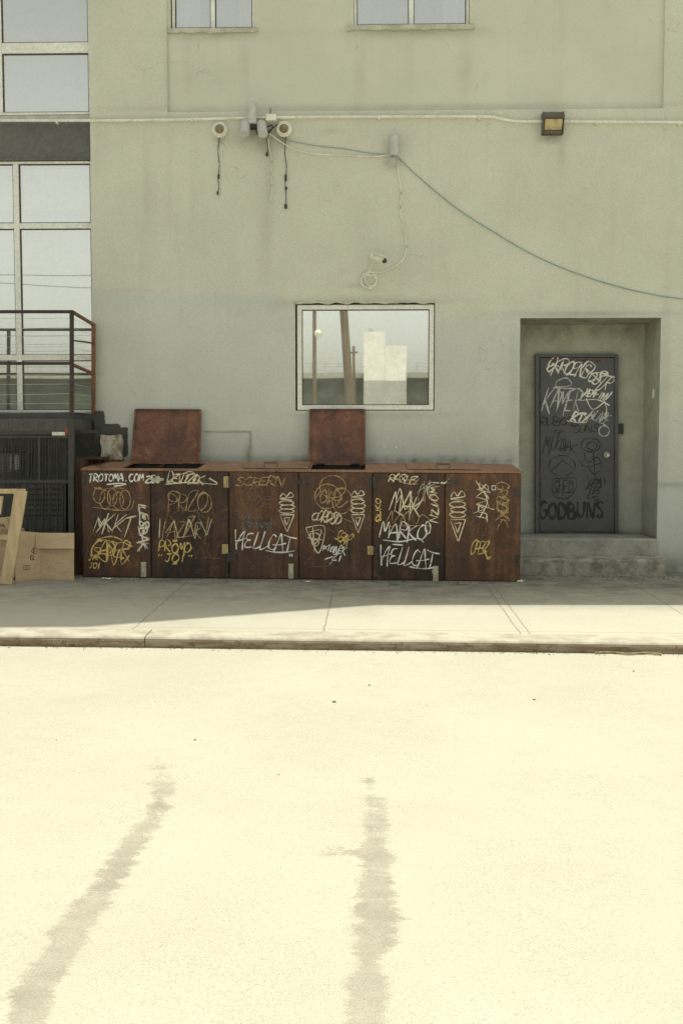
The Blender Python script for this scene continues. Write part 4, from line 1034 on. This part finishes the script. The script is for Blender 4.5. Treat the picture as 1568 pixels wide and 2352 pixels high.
tag(cb,'PA',77,1272,30,10,'ink',1.6,-90,0,a.y-.03,jit=.02)
k=MB()
for r4 in ((55,1298,70,1299),(55,1308,70,1309),(55,1299.2,56,1307.8),(69,1299.2,70,1307.8),(60,1299.2,61,1307.8),(64,1299.2,65,1307.8)):
    k.rect(*r4,a.y-.034,a.y-.033)
k.build('printed_mark','ink',cb)
cb2=root('cardboard_box',G(5,1320)+Vector((0,.3,0)),'small brown cardboard box behind the wooden pallet','cardboard box')
k=MB(); k.prism([(-60,1196),(14,1190),(20,1215),(38,1218),(38,1326),(-60,1326)],11.62,11.9); k.build('carton','card',cb2,bevel=.004)
k=MB(); k.prism([(-62,1215),(38,1216),(36,1232),(-62,1234)],11.55,11.6); k.build('flap','cardin',cb2)
tag(cb2,'PA',4,1207,14,8,'ink',1.3,-8,0,11.615,jit=.02)
pt=root('wooden_pallet',G(0,1343),'raw pine pallet frame standing on end, leaning','wooden pallet')
Yp=G(20,1343).y
def plank(pp,Y0_,Y1_,name='plank'):
    k=MB(); k.prism(pp,Y0_,Y1_); return k.build(name,'wood',pt,bevel=.003)
plank([(34,1125),(62,1129),(27,1343),(1,1341)],Yp,Yp+.035,'stile')
plank([(-70,1123),(58,1123),(59,1134),(-70,1134)],Yp+.037,Yp+.07,'rail')
plank([(-66,1180),(-45,1180),(-72,1343),(-96,1343)],Yp,Yp+.035,'stile')
plank([(0,1140),(8,1140),(2,1182),(-6,1182)],Yp+.037,Yp+.06,'block')
plank([(-80,1229),(44,1229),(42,1240),(-80,1240)],Yp+.037,Yp+.07,'rail')
plank([(-90,1325),(28,1325),(27,1342),(-90,1342)],Yp+.037,Yp+.07,'rail')
bg=root('black_bag',W(927,933,YW+.2),'black hard case with handle on the window sill','bag')
k=MB(); k.prism([(897,933),(897,912),(901,906),(953,906),(957,912),(957,933)],YW+.12,YW+.3); k.build('case','bag',bg,bevel=.01)
k=MB(); k.tube([W(p[0],p[1],YW+.2) for p in cr([(912,907),(914,899),(927,896),(940,899),(942,907)],4)],.01,8); k.build('handle','bag',bg,smooth=True)
def pebble(px,py,r,mat,fn,lab_,cat,name):
    p=fn(px,py); bm=bmesh.new(); bmesh.ops.create_icosphere(bm,subdivisions=2,radius=r)
    for v in bm.verts:
        s_=1+.35*noise.noise(v.co*(1.5/r)+Vector((px,0,0))); v.co=Vector((v.co.x*s_*1.2,v.co.y*s_,v.co.z*s_*.55))
    me=bpy.data.meshes.new(name); bm.to_mesh(me); bm.free(); me.materials.append(M[mat]); o=bpy.data.objects.new(name,me); COL.objects.link(o); o.location=p+Vector((0,0,r*.35)); top(o,lab_,cat,'pebbles on the road' if name=='pebble' else None)
for px,py,r in ((768,1613,.011),(848,1574,.007),(1226,1608,.008),(448,1700,.006),(980,1620,.004),(1454,1542,.007),(130,1700,.004),(640,1780,.004)):
    pebble(px,py,r,'stone',R,'small dark pebble lying on pale asphalt','pebble','pebble')
def litter(px,py,w,h,mat,lab_,fn=G):
    p=fn(px,py); k=MB(); n=5; W_=w/F*p.y/1; H_=h/F*p.y*3
    for j in range(n+1):
        for i in range(n+1):
            x=(i/n-.5)*W_; y=(j/n-.5)*H_
            k.v.append(p+Vector((x+y*.3,y,.006+abs(noise.noise(Vector((i*.7+px,j*.7,0))))*.03)))
    for j in range(n):
        for i in range(n): a=j*(n+1)+i; k.f.append((a,a+1,a+n+2,a+n+1)); k.m.append(0)
    o=k.build('litter',mat); top(o,lab_,'litter')
litter(246,1331,24,3,'paper','crumpled white paper scrap beside rusty enclosure'); litter(905,1343,26,3,'green','green plastic wrapper scrap on sidewalk'); litter(1195,1337,16,3,'paper','pale paper scrap at enclosure corner')
litter(708,1338,14,2,'paper','small torn paper scrap on sidewalk'); litter(1240,1330,12,2,'leaf','dry brown leaf on sidewalk'); litter(1060,1343,30,2,'leaf','dry brown leaf litter on sidewalk'); litter(400,1488,40,2,'leaf','dry leaf debris at kerb foot',R)
tw=root('fallen_branch',R(1440,1504),'dry thin broken branch lying along the kerb','branch')
k=MB(); k.tube([R(p[0],p[1])+Vector((0,0,.012)) for p in cr([(1365,1503),(1400,1501),(1440,1505),(1480,1503),(1518,1506)],4)],[.009]*17,6); k.build('stem','leaf',tw,smooth=True)
k=MB(); k.tube([R(p[0],p[1])+Vector((0,0,.014)) for p in cr([(1385,1500),(1430,1497),(1470,1501),(1500,1499)],4)],[.005]*13,6)
k.build('stem','leaf',tw,smooth=True)
k=MB(); k.tube([R(p[0],p[1])+Vector((0,0,.01)) for p in cr([(420,1488),(450,1487),(490,1490)],4)],.004,5); o=k.build('twig','leaf'); top(o,'thin dry twig at the foot of the kerb','twig')
k=MB()
rg=random.Random(3)
for i in range(260):
    x=rg.uniform(-3,3); y=KF-abs(rg.gauss(0,.05))-.01; z=zr(x,y); s_=rg.uniform(.002,.006)
    k.hexa([(x-s_,y-s_,z),(x+s_,y-s_*.6,z),(x,y+s_,z)],[(x-s_*.6,y-s_*.4,z+s_),(x+s_*.5,y-s_*.3,z+s_),(x,y+s_*.5,z+s_)])
o=k.build('gutter_grit','stone'); o['kind']='stuff'; o['label']='loose grit gathered along the kerb'; o['category']='grit'
k=MB()
for i in range(500):
    x=rg.uniform(-3.2,3.4); y=(YF if x<xb1 else 12.3)-abs(rg.gauss(0,.10))-.01; z=zs(x,y); s_=rg.uniform(.003,.009)
    k.hexa([(x-s_,y-s_,z),(x+s_,y-s_*.6,z),(x,y+s_,z)],[(x-s_*.6,y-s_*.4,z+s_),(x+s_*.5,y-s_*.3,z+s_),(x,y+s_*.5,z+s_)])
o=k.build('sidewalk_grit','stone'); o['kind']='stuff'; o['label']='loose grit gathered along the enclosure base'; o['category']='grit'

# ---------------- ACROSS THE STREET (seen in reflections)
YM=YW+.052
def V_(px,py,Yv): p=W(px,py,Yv); return Vector((p.x,2*YM-Yv,p.z))
up=root('utility_pole',V_(795,1100,34),'tall brown wooden utility pole across the street','utility pole')
k=MB(); a=V_(815,1110,34); b=V_(782,600,34); k.tube([Vector((a.x,a.y,-.3)),a,b],[.15,.145,.12],16); k.build('trunk','pole',up,smooth=True)
k=MB(); p=V_(785,655,34); k.beam(p+Vector((-.8,0,0)),p+Vector((.8,0,0)),.1,.1); k.build('crossarm','pole',up)
up2=root('utility_pole',V_(815,1100,52),'thin distant wooden utility pole with crossarm','utility pole')
k=MB(); a=V_(815,1100,52); b=V_(812,795,52); k.tube([Vector((a.x,a.y,-.3)),b],[.08,.06],12); k.beam(b+Vector((-.2,0,-.3)),b+Vector((.2,0,-.3)),.06,.08); k.build('trunk','pole',up2,smooth=True)
lp=root('street_lamp',V_(722,1100,30),'grey metal lamp post with siren-shaped lamp','street lamp')
k=MB(); a=V_(722,1100,30); b=V_(722,600,30); k.tube([Vector((a.x,a.y,-.3)),b],[.06,.05],12); k.build('post','pole',lp,smooth=True)
k=MB(); p=V_(730,768,30); k.tube([p+Vector((0,0,.12)),p+Vector((0,0,.05)),p+Vector((0,0,-.02)),p+Vector((0,0,-.1))],[.05,.11,.11,.06],16); k.build('lamp_head','cream',lp,smooth=True)
wb=root('white_building',V_(884,1000,70),'plain white building with stepped roofline','building')
def vbox(k,x0,y0,x1,Yv,dep,zb=-.4):
    a=V_(x0,y0,Yv); b=V_(x1,y0,Yv); k.box(min(a.x,b.x),max(a.x,b.x),a.y-dep,a.y,zb,a.z)
k=MB(); vbox(k,835,762,884,70,4); k.build('tower_block','bldw',wb)
k=MB(); vbox(k,884.2,794,933,70,4); k.build('main_block','bldw',wb)
k=MB(); vbox(k,846,754,856,70.5,.5,V_(846,762,70).z+.01); k.build('roof_vent','polem',wb)
M['bldg']=simple('grey_masonry',(0.42,0.43,0.39),None,0.6,0.9)  # plain grey, darker than the white blocks
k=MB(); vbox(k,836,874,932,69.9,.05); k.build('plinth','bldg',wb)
vd=root('viaduct',V_(840,1000,75),'long elevated concrete viaduct with green steel girders','viaduct')
a=V_(-3000,858,75)
k=MB(); k.box(-75,95,a.y-5,a.y+.3,V_(840,868,75).z,V_(840,856,75).z); k.build('parapet','viad',vd)
k=MB(); k.box(-75,95,a.y-4.5,a.y,1.9,V_(840,868,75).z-.002)
for x in range(-70,95,8): k.box(x-.4,x+.4,a.y-4,a.y-.5,-.4,1.898)
k.build('girder','viadd',vd)
k=MB()
for x in [i*.9-40 for i in range(100)]: k.tube([(x,a.y-.5,V_(840,856,75).z),(x,a.y-.5,V_(840,832,75).z)],.02,4)
for py in (833,840,848): k.tube([(-75,a.y-.5,V_(840,py,75).z),(95,a.y-.5,V_(840,py,75).z)],.025,4)
k.build('fence','polem',vd)
for y0,y1 in ((545,720),(572,640)):
    ow=root('power_line',V_(700,y0,34),'overhead power line strung across the street','power line')
    k=MB(); A=V_(-900,y0,34); B=V_(1200,y1-80,36)
    k.tube([A.lerp(B,t/12)+Vector((0,0,-.9*math.sin(math.pi*t/12))) for t in range(13)],.010,5)
    k.build('wire','wireb',ow)

for o in list(S.objects):
    if o.parent: o.matrix_parent_inverse=Matrix.Translation(-WL[o.parent.name])
# ---------------- LIGHT
sd=bpy.data.lights.new('sun','SUN'); so_=bpy.data.objects.new('sun',sd); COL.objects.link(so_)
sd.energy=4.1; sd.angle=math.radians(0.5); sd.color=(1,.965,.83)
so_.rotation_euler=L.to_track_quat('Z','Y').to_euler(); so_.location=(0,5,20)
w=bpy.data.worlds.new('World'); S.world=w; w.use_nodes=True; nt=w.node_tree
bg_=nt.nodes['Background']; sk=nt.nodes.new('ShaderNodeTexSky'); sk.sky_type='NISHITA'; sk.sun_disc=False
sk.sun_elevation=EL; sk.sun_rotation=math.atan2(L.x,L.y); sk.air_density=1.0; sk.dust_density=4.0; sk.ozone_density=1.0
hs=nt.nodes.new('ShaderNodeHueSaturation'); hs.inputs['Saturation'].default_value=.30; nt.links.new(sk.outputs[0],hs.inputs['Color'])
mc=mix(nt,1.0,hs.outputs[0],(1.20,1.18,1.03),'MULTIPLY')
# hazy brighter horizon band
tc=nt.nodes.new('ShaderNodeTexCoord'); sxyz=nt.nodes.new('ShaderNodeSeparateXYZ'); nt.links.new(tc.outputs['Generated'],sxyz.inputs[0])
hz=ramp(nt,sxyz.outputs[2],0.0,0.5,1.65,0.95)
mc=mix(nt,1.0,mc,nd(nt,'ShaderNodeCombineColor',i_0=hz,i_1=hz,i_2=hz).outputs[0],'MULTIPLY')
nt.links.new(mc,bg_.inputs['Color']); bg_.inputs['Strength'].default_value=.15
